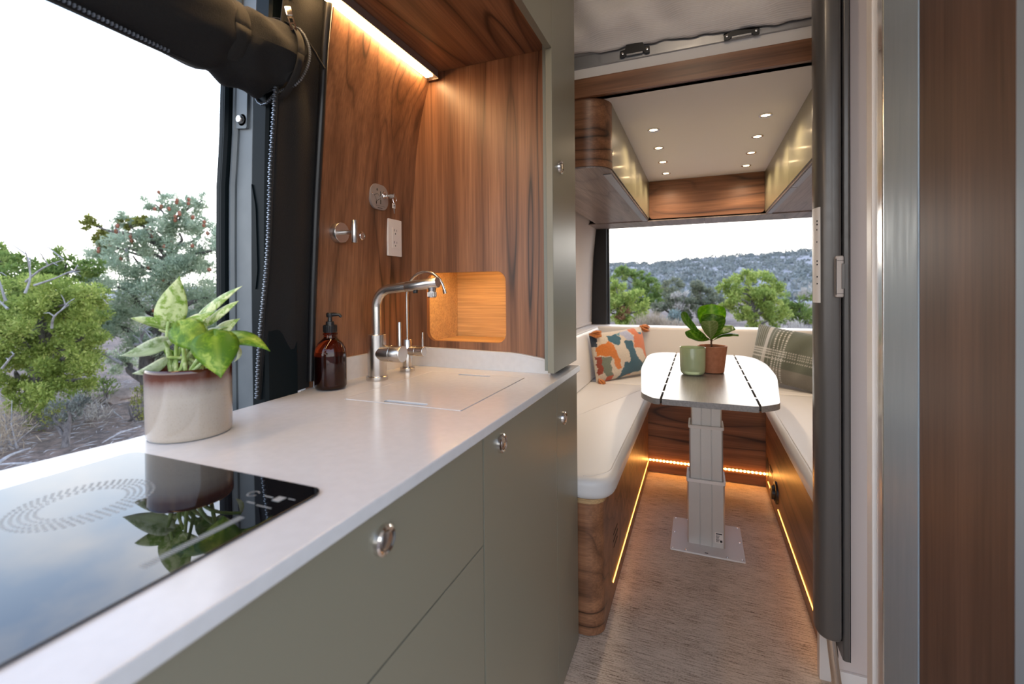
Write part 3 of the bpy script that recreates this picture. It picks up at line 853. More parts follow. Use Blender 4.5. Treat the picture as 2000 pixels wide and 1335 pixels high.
band('edge_tape', .792, .018, .0935, M_STRAP, rs_, wob=.006)
V, Fc = tube_data([Vector((p[0], p[1]+.012, p[2]))+(Vector((p[0], p[1], p[2]))-Vector((rx, p[1], rz)))*.06 for p in endr], .0022, 6)
mesh('end_piping', V, Fc, M_STRAP, rs_)
bm = bmesh.new()
for i in range(0, 36):
    for h_ in (0, .33, .66):
        p_ = Vector(endr[i]).lerp(Vector(endr[i+1]), h_)
        c_ = Vector((p_.x, p_.y+.013, p_.z))+(p_-Vector((rx, p_.y, rz)))*.075
        bm_box(bm, c_-Vector((.0018, .0022, .0018)), c_+Vector((.0018, .0022, .0018)))
from_bm('end_zip_teeth', bm, M_ZIP, rs_, smooth=False, kind='stuff')
tube('lower_cord', [(rx+.01+.003*math.sin(y*11), y, rz-.0875+.006*math.sin(y*7)) for y in np.linspace(-.4, .60, 40)], .0032, M_STRAP, rs_, 8)
bm = bmesh.new()
for i in range(150):
    y = -.38+i*.0063
    z = rz-.0845+.006*math.sin(y*7)
    bm_box(bm, (rx+.014, y, z-.005), (rx+.019, y+.0026, z))
from_bm('hem_teeth', bm, M_ZIP, rs_, smooth=False, kind='stuff')

# ---- black fabric cover over the rear door pillar, with its long zip
pc = thing('pillar_cover', 'black canvas cover with a long zip beside the walnut panel', 'cover', (-.97, .87, .94))
ozx = lambda z: float(np.interp(z, [.93, 1.08, 1.413, 1.79, 1.95, 2.1, 2.3], [-.973, -.955, -.917, -.890, -.862, -.81, -.70]))
ixx = lambda z: float(np.interp(z, [.93, 1.16, 1.43, 1.69, 1.80, 1.885, 2.0, 2.15, 2.3], [-.975, -.962, -.942, -.910, -.882, -.856, -.815, -.755, -.68]))
iyy = lambda z: float(np.interp(z, [.93, 1.43, 1.69, 1.9, 2.3], [.952, .949, .940, .905, .86]))
G = []
for z in np.linspace(.942, 1.928, 44):
    row = []
    for s in np.linspace(0, 1, 18):
        a = Vector((ozx(z), .790, z)); b = Vector((ixx(z), iyy(z), z))
        p = a.lerp(b, s)
        bul = .010*math.sin(s*PI)+.0045*math.sin(s*9+z*2.2)*math.sin(s*PI)+.003*math.sin(z*11+s*4)*math.sin(s*PI)
        row.append(tuple(p+Vector((.75, -.6, 0))*bul))
    G.append(row)
gridmesh('canvas', G, M_BLACKFAB, pc, thick=.003)
zs_ = np.linspace(.945, 1.80, 60)
zp = [(ozx(z)+.004+.003*math.sin(z*16), .783, z) for z in zs_]
tube('zip_tape', zp, .0042, M_STRAP, pc, 8)
bm = bmesh.new()
for i, z in enumerate(np.linspace(.95, 1.79, 165)):
    x = ozx(z)+.004+.003*math.sin(z*16); s = 1 if i % 2 else -1
    bm_box(bm, (x-.0026+s*.0012, .776, z-.0013), (x+.0026+s*.0012, .780, z+.0013))
from_bm('zip_teeth', bm, M_ZIP, pc, smooth=False, kind='stuff')
# slanting seam and edge trim
tube('seam', smooth_path([(-.878, .80, 1.84), (-.872, .835, 1.815), (-.868, .87, 1.785), (-.868, .905, 1.755)], 5), .003, M_BLACKFAB, pc, 8)
tube('edge_trim', [(ixx(z)+.010, iyy(z)-.012, z) for z in np.linspace(.96, 1.925, 40)], [.010]*40, M_BLACK, pc, 10)
def puller(p, d, name='zip_puller'):
    P = Vector(p); D = Vector(d).normalized(); S = D.cross(Vector((.8, -.6, 0))).normalized(); Nn = S.cross(D).normalized()
    bm = bmesh.new()
    M4 = Matrix((( *S, 0), (*D, 0), (*Nn, 0), (0, 0, 0, 1))).transposed(); M4.translation = P
    bm_box(bm, (-.007, -.004, -.003), (.007, .018, .003), .002)
    b2 = bmesh.new()
    for a, b in (((-.0065, .018, -.0012), (-.0035, .050, .0012)), ((.0035, .018, -.0012), (.0065, .050, .0012)), ((-.0065, .046, -.0012), (.0065, .052, .0012)), ((-.0065, .018, -.0012), (.0065, .024, .0012)), ((-.0065, .034, -.0012), (.0065, .037, .0012))):
        bm_box(bm, a, b)
    b2.free()
    bmesh.ops.transform(bm, matrix=M4, verts=bm.verts)
    return from_bm(name, bm, M_CHROME, pc)
puller((-.868, .795, 1.845), (.25, .12, -1))
puller((-.882, .765, 1.875), (.3, -.9, .35))
box('buckle', (-.875, .800, 1.868), (-.850, .806, 1.905), M_BLACK, pc, .002)
tube('top_zip', [(-.89+.02*math.sin(i*.2), .78-.012*i, 1.885+.002*i) for i in range(14)], .0045, M_ZIP, pc, 8)

# ---- potted pothos
def leaf(name, base, tip, w, mat, parent, toward, shape='heart', bend=.15, cup=.12, realw=None, nu=16, nv=9, ripple=0, label=None):
    b, t_ = Vector(base), Vector(tip)
    d = t_-b; L = d.length; d.normalize()
    v = Vector(toward); v = (v-d*v.dot(d)).normalized()
    s0 = d.cross(v).normalized()
    rw = realw or max(w, .032)
    c = min(1, w/rw); s = s0*c+v*math.sqrt(max(0, 1-c*c))
    n = s.cross(d).normalized()
    if n.dot(v) < 0: n = -n
    G = []; T = []
    ws = []
    for i in range(nu):
        q = i/(nu-1)
        if shape == 'heart': ww = (q**.42)*((1-q)**1.2)
        elif shape == 'fiddle': ww = (q**1.05)*((1-q)**.33)
        else: ww = (q**.6)*((1-q)**.9)
        ws.append(ww)
    mxw = max(ws)
    for i in range(nu):
        q = i/(nu-1); ww = ws[i]/mxw*rw/2
        row = []
        cen = b+d*(L*q)+n*(bend*L*(4*q*(1-q)))*.5
        back = .16*L*(1-q)**4 if shape == 'heart' else 0
        for j in range(nv):
            e = 2*j/(nv-1)-1
            p = cen+s*(e*ww)+n*(-cup*ww*(e*e)*1.6)+n*(ripple*ww*math.sin(q*14+e*3)*abs(e))-d*(back*abs(e)**1.5)
            row.append(tuple(p))
            rib = math.exp(-(e/.12)**2)
            if shape == 'fiddle':
                sv = (q*7-abs(e)*1.4) % 1.0
                rib = max(rib, .8*math.exp(-((sv-.5)/.12)**2))
            T.append(rib)
        G.append(row)
    o = gridmesh(name, G, mat, parent, label=label)
    at = o.data.attributes.new('tint', 'FLOAT', 'POINT'); at.data.foreach_set('value', T)
    m = o.modifiers.new('thickness', 'SOLIDIFY'); m.thickness = .0007; m.offset = 0
    return o
def leafmat(name, g1, g2, pale, amount, rib, trans=.35, rough=.35):
    t = MT(name, g1, rough)
    c = t.coords((1, 1, 1))
    a = t.noise(c, 26, 4, .6, 1.2)
    b = t.noise(c, 95, 4, .7, .8)
    v = t.math('ADD', t.math('MULTIPLY', a, .65), t.math('MULTIPLY', b, .35))
    col = t.ramp(v, [(amount-.10, g1), (amount-.02, g2), (amount+.03, pale), (amount+.14, tuple(min(1, x*1.15) for x in pale))])
    at = t.N('ShaderNodeAttribute'); at.attribute_name = 'tint'
    col = t.mixc(t.math('MULTIPLY', at.outputs['Fac'], .6), col, rib)
    t.color(col)
    tr = t.N('ShaderNodeBsdfTranslucent'); t.l.new(col, tr.inputs['Color'])
    ms = t.N('ShaderNodeMixShader'); ms.inputs[0].default_value = trans
    t.l.new(t.b.outputs[0], ms.inputs[1]); t.l.new(tr.outputs[0], ms.inputs[2]); t.l.new(ms.outputs[0], t.out.inputs[0])
    return t.m
M_PO_PALE = leafmat('pothos_variegated', (.17, .36, .03), (.38, .53, .11), (.74, .80, .46), .50, (.55, .66, .28))
M_PO_WHITE = leafmat('pothos_pale', (.20, .33, .10), (.50, .60, .34), (.72, .78, .60), .45, (.6, .7, .42))
M_PO_GREEN = leafmat('pothos_green', (.12, .27, .018), (.25, .43, .03), (.46, .60, .10), .57, (.40, .55, .08), .45)
M_STEM = leafmat('pothos_stem', (.28, .42, .10), (.42, .55, .20), (.6, .68, .36), .55, (.4, .5, .2), .15, .4)
px_, py2 = -.872, .566
t = MT('glazed_stoneware', (.5, .45, .4), .12, coat=.5)
sp_ = t.N('ShaderNodeSeparateXYZ'); tcn = t.N('ShaderNodeTexCoord'); t.l.new(tcn.outputs['Object'], sp_.inputs[0])
n1 = t.noise(t.coords((1, 1, .35)), 42, 4, .6)
h = t.math('ADD', t.math('MULTIPLY', sp_.outputs['Z'], 8.0), t.math('MULTIPLY', t.math('SUBTRACT', n1, .5), .11))
base = t.ramp(h, [(0, (.44, .375, .305)), (.10, (.395, .33, .265)), (.60, (.395, .34, .285)), (.74, (.30, .25, .22)), (.81, (.22, .145, .12)), (.87, (.11, .032, .015)), (1.0, (.055, .013, .006))])
n2 = t.noise(t.coords((1, 1, 1)), 350, 3, .7)
t.color(t.mixc(1.0, base, t.ramp(n2, [(.32, (.88, .86, .84)), (.45, (1, 1, 1))]), 'MULTIPLY')); M_POT = t.m
t = MT('potting_soil', (.02, .014, .010), .95); n = t.noise(t.coords(), 120, 4, .7); t.color(t.ramp(n, [(.35, (.008, .006, .005)), (.7, (.05, .035, .025))])); t.bump(n, 1, .006); M_PSOIL = t.m
po = thing('potted_pothos', 'variegated trailing houseplant in a cream glazed pot with brown rim by the open doorway', 'plant', (px_, py2, .94))
lathe('pot', [(0, .002), (.061, .002), (.0645, .0015), (.0665, .005), (.0670, .010), (.0675, .118), (.0672, .1225), (.0655, .1245), (.0635, .1235), (.0625, .120), (.0615, .104), (0, .104)], M_POT, po, (px_, py2, .94), seg=56)
lathe('soil', [(0, .110), (.03, .1095), (.0612, .107), (.0612, .1045), (0, .1045)], M_PSOIL, po, (px_, py2, .94), seg=24)
PO = [
((-.909, .553, 1.145), (-.889, .562, 1.23), .0497, M_PO_PALE, .10, None),
((-.899, .568, 1.131), (-.974, .527, 1.152), .0165, M_PO_PALE, .06, .034),
((-.893, .537, 1.112), (-.958, .500, 1.088), .0229, M_PO_WHITE, .30, .036),
((-.889, .539, 1.082), (-.926, .502, 1.057), .0165, M_PO_WHITE, .45, .028),
((-.876, .555, 1.136), (-.828, .586, 1.163), .0280, M_PO_PALE, .10, .040),
((-.880, .597, 1.161), (-.809, .626, 1.210), .0204, M_PO_PALE, .08, .036),
((-.873, .589, 1.136), (-.806, .616, 1.182), .0178, M_PO_PALE, .08, .034),
((-.832, .526, 1.142), (-.768, .530, 1.094), .0540, M_PO_GREEN, .18, None),
((-.762, .536, 1.126), (-.733, .526, 1.057), .0700, M_PO_GREEN, .14, None),
((-.796, .577, 1.119), (-.717, .608, 1.091), .0357, M_PO_GREEN, .34, .050),
((-.861, .594, 1.130), (-.826, .608, 1.133), .0070, M_PO_PALE, .05, .03),
((-.930, .577, 1.119), (-.959, .565, 1.127), .0080, M_PO_PALE, .05, .025),
((-.788, .601, 1.097), (-.797, .597, 1.070), .0070, M_PO_WHITE, .5, .015),
((-.897, .560, 1.075), (-.919, .550, 1.093), .0150, M_PO_GREEN, .15, .022),
((-.868, .578, 1.115), (-.838, .575, 1.150), .0300, M_PO_PALE, .12, .034),
((-.850, .600, 1.120), (-.815, .625, 1.148), .0260, M_PO_PALE, .12, .034),
]
tw = (.80, -.52, .15)
srng = random.Random(4)
for i, (b, t_, w, m, bd, rw) in enumerate(PO):
    leaf('leaf', b, t_, w, m, po, tw, 'heart' if w > .02 else 'lance', bd, .16, rw)
    root = Vector((px_+srng.uniform(-.03, .028), py2+srng.uniform(-.028, .028), 1.045))
    mid = (Vector(b)+root)/2+Vector((0, 0, .012))+(root-Vector((px_, py2, 1.045)))*.15
    tube('stem', smooth_path([root, mid, b], 5), [.0034]*6+[.0028]*5, M_STEM, po, 8)

# ================================================================== DINING AREA
# ---- side benches and rear bench
bl = thing('left_bench', 'walnut bench base on the tall cupboard side with a rounded near corner', 'bench', (-.58, 2.3, 0))
outl = [(-.84, 3.118), (-.84, 1.558)]+[(-.372+.060*math.sin(a), 1.618-.060*math.cos(a)) for a in np.linspace(0, PI/2, 10)]+[(-.312, 3.118)]
prism('base', outl, 'z', .004, .462, M_WOODX, bl)
prism('top_board', [(x+(.006 if x > -.5 else 0), y-(.006 if y < 2 else 0)) for x, y in outl], 'z', .4625, .478, M_BIRCH, bl)
box('light_strip', (-.3122, 1.777, .070), (-.3095, 3.112, .0745), M_LEDSTRIP, bl, label='amber strip light near the floor')
for k, (y0, y1, z) in enumerate(((1.795, 1.885, .243), (1.79, 1.895, .218), (1.80, 1.885, .192))):
    box('vent_slot', (-.3125, y0, z), (-.3112, y1, z+.0045), M_GAP, bl)
br = thing('right_bench', 'walnut bench base opposite, with two black round fittings', 'bench', (.6, 2.3, 0))
box('base', (.365, 1.680, .004), (.84, 3.118, .462), M_WOODY, br, .002)
box('top_board', (.359, 1.680, .4625), (.84, 3.118, .478), M_BIRCH, br)
box('light_strip', (.3625, 1.685, .070), (.3652, 2.655, .0745), M_LEDSTRIP, br, label='amber strip light near the floor')
box('light_strip', (.3625, 2.75, .070), (.3652, 3.02, .0745), M_LEDSTRIP, br)
for z in (.165, .180, .195): box('vent_slot', (.3642, 2.83, z), (.3655, 2.95, z+.005), M_GAP, br)
lathe('round_outlet', [(.055, -.001), (.055, .004), (.050, .007), (.040, .006), (.036, .003), (0, .003)], M_BLACK, br, (.364, 3.045, .147), 'x', 32).scale = (1, 1, 1)
V = br.children[-1].data.vertices
for v in V: v.co.x = -(v.co.x-(.364-.6))+(.364-.6)
dk = lathe('round_vent', [(.056, -.001), (.056, .006), (.050, .010), (.042, .010), (.040, .004), (0, .004)], M_BLACK, br, (.364, 2.700, .140), 'x', 32)
for v in dk.data.vertices: v.co.x = -(v.co.x-(.364-.6))+(.364-.6)
fl = lathe('duct_flap', [(.034, .0), (.034, .020), (.030, .022), (0, .022)], M_BLACK, dk, (.360, 2.700, .140), 'x', 24)
for v in fl.data.vertices: v.co.x = -(v.co.x-(.360-.6))+(.360-.6)
rb = thing('rear_bench', 'walnut bench base across the rear doors with a row of glowing LED dots', 'bench', (.02, 3.4, 0))
box('base', (-.84, 3.120, .004), (.86, 3.75, .462), M_WOODX, rb, .001)
box('top_board', (-.84, 3.119, .4625), (.86, 3.75, .478), M_BIRCH, rb)
ls = box('light_strip', (-.310, 3.117, .076), (.362, 3.1205, .086), M_PLASTIC, rb, label='strip of separate LED dots')
bd0 = lathe('led_bead', [(.0062, 0), (.0060, -.003), (.0036, -.0060), (0, -.0066)], M_LEDBEAD, ls, (-.300, 3.117, .081), 'y', 10)
for i in range(1, 32):
    b = bd0.copy(); COL.objects.link(b); b.parent = ls; b.location = bd0.location+Vector((.0212*i, 0, 0))

# ---- seat and back cushions
cs = slab('seat_cushion', roundpoly([(-.83, 1.531), (-.272, 1.531), (-.272, 3.166), (-.83, 3.166)], [.02, .11, .03, .02], 10), .4795, .556, .026, M_LEATHER)
tag(cs, 'cream leather seat cushion along the tall cupboard side, rounded near corner', 'cushion', 'cream bench seat cushions')
V, Fc = tube_data([(p[0]*1, p[1], .5555) for p in [(-.404+.11*math.sin(a), 1.663-.11*math.cos(a)) for a in np.linspace(.28, PI/2, 10)]+[(-.294, 3.14)]], .0021, 6)
mesh('piping', [tuple(v) for v in V], Fc, M_LEATHER, cs)
c2 = slab('seat_cushion', roundpoly([(.338, 1.70), (.84, 1.70), (.84, 3.166), (.338, 3.166)], [.06, .02, .02, .03], 8), .4795, .556, .026, M_LEATHER)
tag(c2, 'cream leather seat cushion on the far side behind the grey cassette', 'cushion', 'cream bench seat cushions')
V, Fc = tube_data([(.40, 1.722, .5555), (.372, 1.735, .5555), (.360, 1.77, .5555), (.360, 3.14, .5555)], .0021, 6)
mesh('piping', V, Fc, M_LEATHER, c2)
c3 = slab('seat_cushion', roundpoly([(-.83, 3.171), (.84, 3.171), (.84, 3.61), (-.83, 3.61)], .02, 6), .4795, .556, .022, M_LEATHER)
tag(c3, 'cream leather seat cushion across the rear bench below the open rear doorway', 'cushion', 'cream bench seat cushions')
b1 = thing('back_cushion', 'cream padded backrest along the side wall behind the multicoloured pillow', 'backrest', (-.76, 2.5, .56), 'cream backrests')
prism('pad', roundpoly([(-.70, .558), (-.715, .905), (-.80, .905), (-.835, .558)], [.015, .03, .03, .01], 6), 'x', 0, 1, M_LEATHER, None) if False else None
bm = bmesh.new()
pf = roundpoly([(-.692, .558), (-.722, .905), (-.832, .905), (-.838, .558)], [.012, .03, .02, .01], 6)
V = []; Fc = []; m = len(pf)
for yy, ins in ((1.60, .012), (1.612, 0), (3.555, 0), (3.567, .012)):
    cxp = sum(p[0] for p in pf)/m; czp = sum(p[1] for p in pf)/m
    for x, z in pf: V.append((x+(cxp-x)*ins*8, yy, z+(czp-z)*ins*3))
for j in range(3):
    for i in range(m): Fc.append((j*m+i, j*m+(i+1) % m, (j+1)*m+(i+1) % m, (j+1)*m+i))
Fc += [tuple(range(m)), tuple(range(3*m, 4*m))]
bm.free()
mesh('pad', V, Fc, M_LEATHER, b1, ang=50)
tube('piping', [(-.727, y, .9035) for y in np.linspace(1.62, 3.55, 6)], .0022, M_LEATHER, b1, 6)
b2 = thing('back_cushion', 'long cream backrest under the open rear doorway', 'backrest', (.03, 3.66, .56), 'cream backrests')
V = []; Fc = []
pf = roundpoly([(3.603, .558), (3.615, .903), (3.715, .903), (3.725, .558)], [.012, .022, .02, .01], 6); m = len(pf)
for xx in (-.83, -.82, .845, .855):
    for y, z in pf: V.append((xx, y, z))
for j in range(3):
    for i in range(m): Fc.append((j*m+i, j*m+(i+1) % m, (j+1)*m+(i+1) % m, (j+1)*m+i))
Fc += [tuple(range(m)), tuple(range(3*m, 4*m))]
mesh('pad', V, Fc, M_LEATHER, b2, ang=50)
struct(box('trim_7', (-.86, 3.728, .868), (.90, 3.86, .898), M_PANEL, None, .008, 3))

# ---- pillows
def pillow(name, W, H, T, nu, nv, colorfn, mat, root, pinch=.03, wr=None):
    """cushion body in its own frame: X right, Z up, front faces -Y"""
    V = []; cols = []
    def pt(u, v, side):
        au, av = abs(u), abs(v)
        k = (max(0, 1-au**2.6)**.55)*(max(0, 1-av**2.6)**.55)
        x = u*W/2*(1-pinch*(1-av*av)*au**2); z = v*H/2*(1-pinch*1.6*(1-au*au)*av**2)
        y = side*T/2*k
        if wr: y += wr(u, v)*k
        return (x, y, z)
    us = np.sin(np.linspace(-1, 1, nu)*PI/2*.92)/math.sin(PI/2*.92); vs = np.sin(np.linspace(-1, 1, nv)*PI/2*.92)/math.sin(PI/2*.92)
    idx = {}
    Fc = []
    for side in (-1, 1):
        for i, u in enumerate(us):
            for j, v in enumerate(vs):
                edge = i in (0, nu-1) or j in (0, nv-1)
                if edge and side == 1: idx[(side, i, j)] = idx[(-1, i, j)]; continue
                idx[(side, i, j)] = len(V); V.append(pt(u, v, side)); cols.append(colorfn(u, v, side))
        for i in range(nu-1):
            for j in range(nv-1):
                Fc.append((idx[(side, i, j)], idx[(side, i+1, j)], idx[(side, i+1, j+1)], idx[(side, i, j+1)]))
    o = mesh(name, V, Fc, mat, root, ang=180)
    a = o.data.attributes.new('weave', 'FLOAT_COLOR', 'POINT')
    a.data.foreach_set('color', np.array([(*c, 1) for c in cols], dtype=np.float32).ravel())
    return o
def weave_mat(name, scale, bump, aniso=(1, 1, 1)):
    t = MT(name, (.5, .5, .5), .95, sheen=.25)
    at = t.N('ShaderNodeAttribute'); at.attribute_name = 'weave'
    n = t.noise(t.coords(aniso), scale, 4, .65)
    t.color(t.mixc(1.0, at.outputs['Color'], t.ramp(n, [(.3, (.68, .68, .68)), (.7, (1.2, 1.2, 1.2))]), 'MULTIPLY'))
    t.bump(n, bump, .004); return t.m
POLY = [
((.66, .20, .035), [(290, 520), (440, 465), (500, 540), (520, 620), (560, 700), (580, 800), (545, 820), (500, 780), (480, 680), (440, 650), (380, 640), (295, 630)]),
((.17, .20, .155), [(345, 650), (465, 655), (440, 720), (455, 830), (480, 880), (400, 890), (360, 830), (340, 720)]),
((.30, .06, .035), [(285, 635), (345, 650), (360, 850), (310, 870)]),
((.55, .095, .035), [(405, 885), (480, 865), (490, 975), (400, 975)]),
((.035, .055, .085), [(235, 370), (290, 380), (310, 440), (300, 515), (250, 520)]),
((.03, .12, .17), [(430, 400), (560, 385), (615, 440), (570, 520), (540, 530), (430, 460)]),
((.42, .44, .58), [(610, 380), (730, 345), (780, 440), (800, 485), (720, 475), (690, 465), (650, 430)]),
((.026, .10, .15), [(640, 490), (690, 470), (755, 490), (775, 620), (800, 690), (880, 760), (865, 840), (700, 870), (600, 920), (545, 940), (570, 880), (610, 770), (630, 725), (690, 740), (690, 640), (650, 540)]),
((.64, .20, .035), [(635, 820), (690, 810), (710, 880), (625, 910)]),
((.66, .19, .075), [(740, 350), (850, 325), (880, 420), (990, 400), (1000, 560), (1010, 720), (965, 790), (940, 690), (900, 600), (820, 565), (775, 570), (775, 450), (800, 430)]),
((.58, .20, .05), [(880, 480), (990, 420), (1000, 550), (920, 545)]),
((.035, .14, .20), [(850, 400), (930, 390), (940, 425), (870, 435)]),
((.18, .23, .19), [(870, 750), (930, 685), (965, 785), (1020, 770), (1015, 850), (865, 840)]),
((.15, .32, .36), [(560, 385), (640, 360), (600, 410)]),
]
def inside(x, y, poly):
    c = False; j = len(poly)-1
    for i in range(len(poly)):
        xi, yi = poly[i]; xj, yj = poly[j]
        if (yi > y) != (yj > y) and x < (xj-xi)*(y-yi)/(yj-yi)+xi: c = not c
        j = i
    return c
def rugcol(u, v, side):
    if side > 0: return (.60, .50, .40)
    s, q = (u+1)/2, (1-v)/2
    x = (1-q)*((1-s)*245+s*985)+q*((1-s)*308+s*1012); y = (1-s)*((1-q)*345+q*965)+s*((1-q)*332+q*868)
    x += 5*math.sin(y*.07)+3*math.sin(y*.19); y += 5*math.sin(x*.06)
    for c, P in POLY:
        if inside(x, y, P): return c
    return (.66, .57, .47)
pr_ = thing('patterned_pillow', 'square tufted pillow with rust, teal and cream patches and orange tassels in the bench corner', 'pillow', (-.528, 3.345, .730), rot=(math.radians(-10), math.radians(-3), math.radians(52)))
wrf = lambda u, v: .008*math.sin(4*u+2*v)*math.sin(3*v)
pillow('pillow_body', .50, .345, .13, 150, 110, rugcol, weave_mat('tufted_wool', 260, 1.0), pr_, wr=wrf)
t = MT('tassel_yarn', (.62, .20, .045), .95, sheen=.3); n = t.noise(t.coords((1, 1, .2)), 160, 3); t.color(t.ramp(n, [(.3, (.36, .10, .02)), (.7, (.72, .27, .07))])); M_TASSEL = t.m
def tassel(p, d, s=1.0):
    P = Vector(p); D = Vector(d).normalized(); V = []; Fc = []
    a0 = Vector((0, 1, 0)); S = D.cross(a0).normalized(); N_ = S.cross(D)
    trg = random.Random(int(abs(p[0])*1e4+abs(p[2])*1e3))
    for i in range(34):
        a = trg.uniform(0, 2*PI); r = trg.uniform(.2, 1)
        o_ = S*math.cos(a)+N_*math.sin(a)
        tube_data([P+o_*r*.006, P+D*.016*s+o_*r*.017*s, P+D*.036*s+o_*r*.024*s, P+D*(.056+.01*trg.random())*s+o_*r*.020*s], [.0035*s, .0042*s, .0040*s, .0022*s], 5, V, Fc)
    tube_data([P-D*.008, P+D*.008*s], .009*s, 8, V, Fc)
    o = mesh('tassel', V, Fc, M_TASSEL, pr_, ang=180)
tassel((-.245, -.015, .165), (.55, -.5, -.05), 1.15)
tassel((-.235, -.02, -.150), (-.15, -.6, -.35), 1.0)
tassel((.247, 0, .170), (.85, -.1, -.35), 1.15)
tassel((.235, -.02, -.160), (-.5, -.5, .1), 1.0)
def plaid(u, v, side):
    base = (.105, .118, .092)
    if side > 0: return base
    a = (u+1)/2*.75; b = (1-v)/2
    c = base
    pale = (.52, .52, .50)
    if b > .72: c = (.19, .18, .155)
    for q, wd in ((.012, .006), (.03, .006), (.048, .006), (.066, .006), (.085, .007), (.105, .007)):
        if abs(a-q) < wd*.75: c = tuple(.5*x+.5*y for x, y in zip(c, (.34, .36, .35)))
    if .118 < a < .152: c = (.42, .42, .41)
    if abs(a-.178) < .004: c = (.30, .31, .28)
    for q in (.215, .243, .271, .299):
        if abs(a-q) < .0065 and (b*24) % 1 < .55: c = pale
    for q in (.43, .475, .52, .565):
        if abs(b-q) < .010 and ((a*62) % 1 < .6 or a < .2): c = pale if a < .34 else (.40, .39, .36)
    if abs(a-.575) < .010 and (b*40) % 1 < .6: c = (.36, .35, .31)
    if abs(a-.62) < .004 and (b*40) % 1 < .6: c = (.36, .35, .31)
    for q in (.72, .75, .78):
        if abs(a-q) < .006 and (b*24) % 1 < .55: c = pale
    return c
pp = thing('plaid_pillow', 'long dark green plaid pillow with white dotted stripes on the rear bench corner', 'pillow', (.572, 3.335, .742), rot=(math.radians(-12), math.radians(6), math.radians(-38)))
wrp = lambda u, v: .010*math.sin(7*u+1.5*v)*(.5+.5*v)+.006*math.sin(13*u-3*v)
pillow('pillow_body', .60, .36, .14, 220, 70, plaid, weave_mat('plaid_cotton', 320, .5, (1, 1, 3)), pp, wr=wrp)

# ---- dining table
TZ = .79
dt = thing('dining_table', 'grey laminate dining table on a telescopic aluminium column with white floor plate', 'table', (.025, 2.38, 0))
full = [(-.160, 1.782), (.190, 1.776), (.262, 1.845), (.328, 2.40), (.330, 2.78), (.296, 2.985), (.232, 3.075), (-.205, 3.085), (-.268, 3.02), (-.292, 2.90), (-.278, 2.44), (-.212, 1.860)]
fullr = roundpoly(full, [.02, .02, .03, .10, .08, .05, .04, .04, .04, .06, .10, .03], 5)
def clipx(poly, x0, keep_less):
    out = []
    for i in range(len(poly)):
        a, b = poly[i-1], poly[i]
        ia = (a[0] <= x0) == keep_less; ib = (b[0] <= x0) == keep_less
        if ia != ib:
            s = (x0-a[0])/(b[0]-a[0]); out.append((x0, a[1]+(b[1]-a[1])*s))
        if ib: out.append(b)
    return out
sl, sr, gp = -.133, .193, .0036
prism('table_leaf', clipx(fullr, sl-gp, True), 'z', TZ-.022, TZ, M_TABLE, dt, bev=.0015)
prism('table_middle', clipx(clipx(fullr, sl+gp, False), sr-gp, True), 'z', TZ-.022, TZ, M_TABLE, dt, bev=.0015)
prism('table_leaf', clipx(fullr, sr+gp, False), 'z', TZ-.022, TZ, M_TABLE, dt, bev=.0015)
for x in (sl, sr):
    for i in range(8):
        y = 1.90+i*.158
        box('hinge_tab', (x-.0055, y, TZ-.012), (x+.0055, y+.022, TZ+.0002), M_TABLE, dt)
for x in (sl, sr): box('seam_shade', (x-.012, 1.83, TZ-.028), (x+.012, 3.05, TZ-.0225), M_GAP, dt)  # black strips painting the shade seen through the leaf seams
box('under_frame', (-.115, 2.12, TZ-.040), (.165, 2.62, TZ-.0225), M_GAP, dt, .003)
def column(name, x0, x1, y0, y1, z0, z1, lip):
    g = .0022; xs = [x0+(x1-x0)*k for k in (.34, .66)]
    pts = [(x0+.006, y0), ]
    for x in xs: pts += [(x-g, y0), (x-g*.6, y0+.004), (x+g*.6, y0+.004), (x+g, y0)]
    pts += [(x1-.006, y0), (x1, y0+.006), (x1, y1-.006), (x1-.006, y1), (x0+.006, y1), (x0, y1-.006), (x0, y0+.006)]
    o = prism(name, pts, 'z', z0, z1, M_COLUMN, dt)
    if lip: 
        prism('collar', rrect(x0-.004, x1+.004, y0-.004, y1+.004, .008, 4), 'z', z1-.004, z1+.010, M_PLASTIC, dt, holes=[rrect(x0+.004, x1-.004, y0+.006, y1-.006, .004, 3)])
    return o
column('column_section', -.0555, .1045, 2.300, 2.440, .006, .300, True)
column('column_section', -.0465, .0985, 2.310, 2.430, .10, .548, True)
column('column_section', -.0385, .0935, 2.320, 2.420, .30, TZ-.040, False)
bp = prism('base_plate', rrect(-.129, .183, 2.220, 2.536, .006, 4), 'z', .0002, .0075, M_POWDER, dt, bev=.0015)
sc0 = None
for x in (-.117, -.06, .11, .171):
    for y in (2.232, 2.378, 2.524):
        if abs(x) < .115 and y == 2.378: continue
        if sc0 is None: sc0 = lathe('screw', [(.0055, 0), (.005, .0015), (.003, .0022), (0, .0022)], M_STEEL, bp, (x, y, .0075), 'z', 12); sp0 = Vector((x, y, 0))
        else:
            s = sc0.copy(); COL.objects.link(s); s.parent = bp; s.location = sc0.location+Vector((x, y, 0))-sp0
box('plate_label', (.018, 2.232, .0075), (.032, 2.238, .0080), M_GAP, bp)
stk = box('sticker', (.062, 2.2990, .030), (.096, 2.3005, .078), M_PLASTIC, dt, label='small white printed sticker')
bm = bmesh.new()
for k in range(6): bm_box(bm, (.066, 2.2985, .034+k*.0055), (.078+.002*(k % 3), 2.2991, .0365+k*.0055))
bm_box(bm, (.083, 2.2985, .034), (.093, 2.2991, .044)); bm_box(bm, (.066, 2.2985, .069), (.092, 2.2991, .074))
from_bm('sticker_print', bm, M_GAP, stk, smooth=False, kind='stuff')

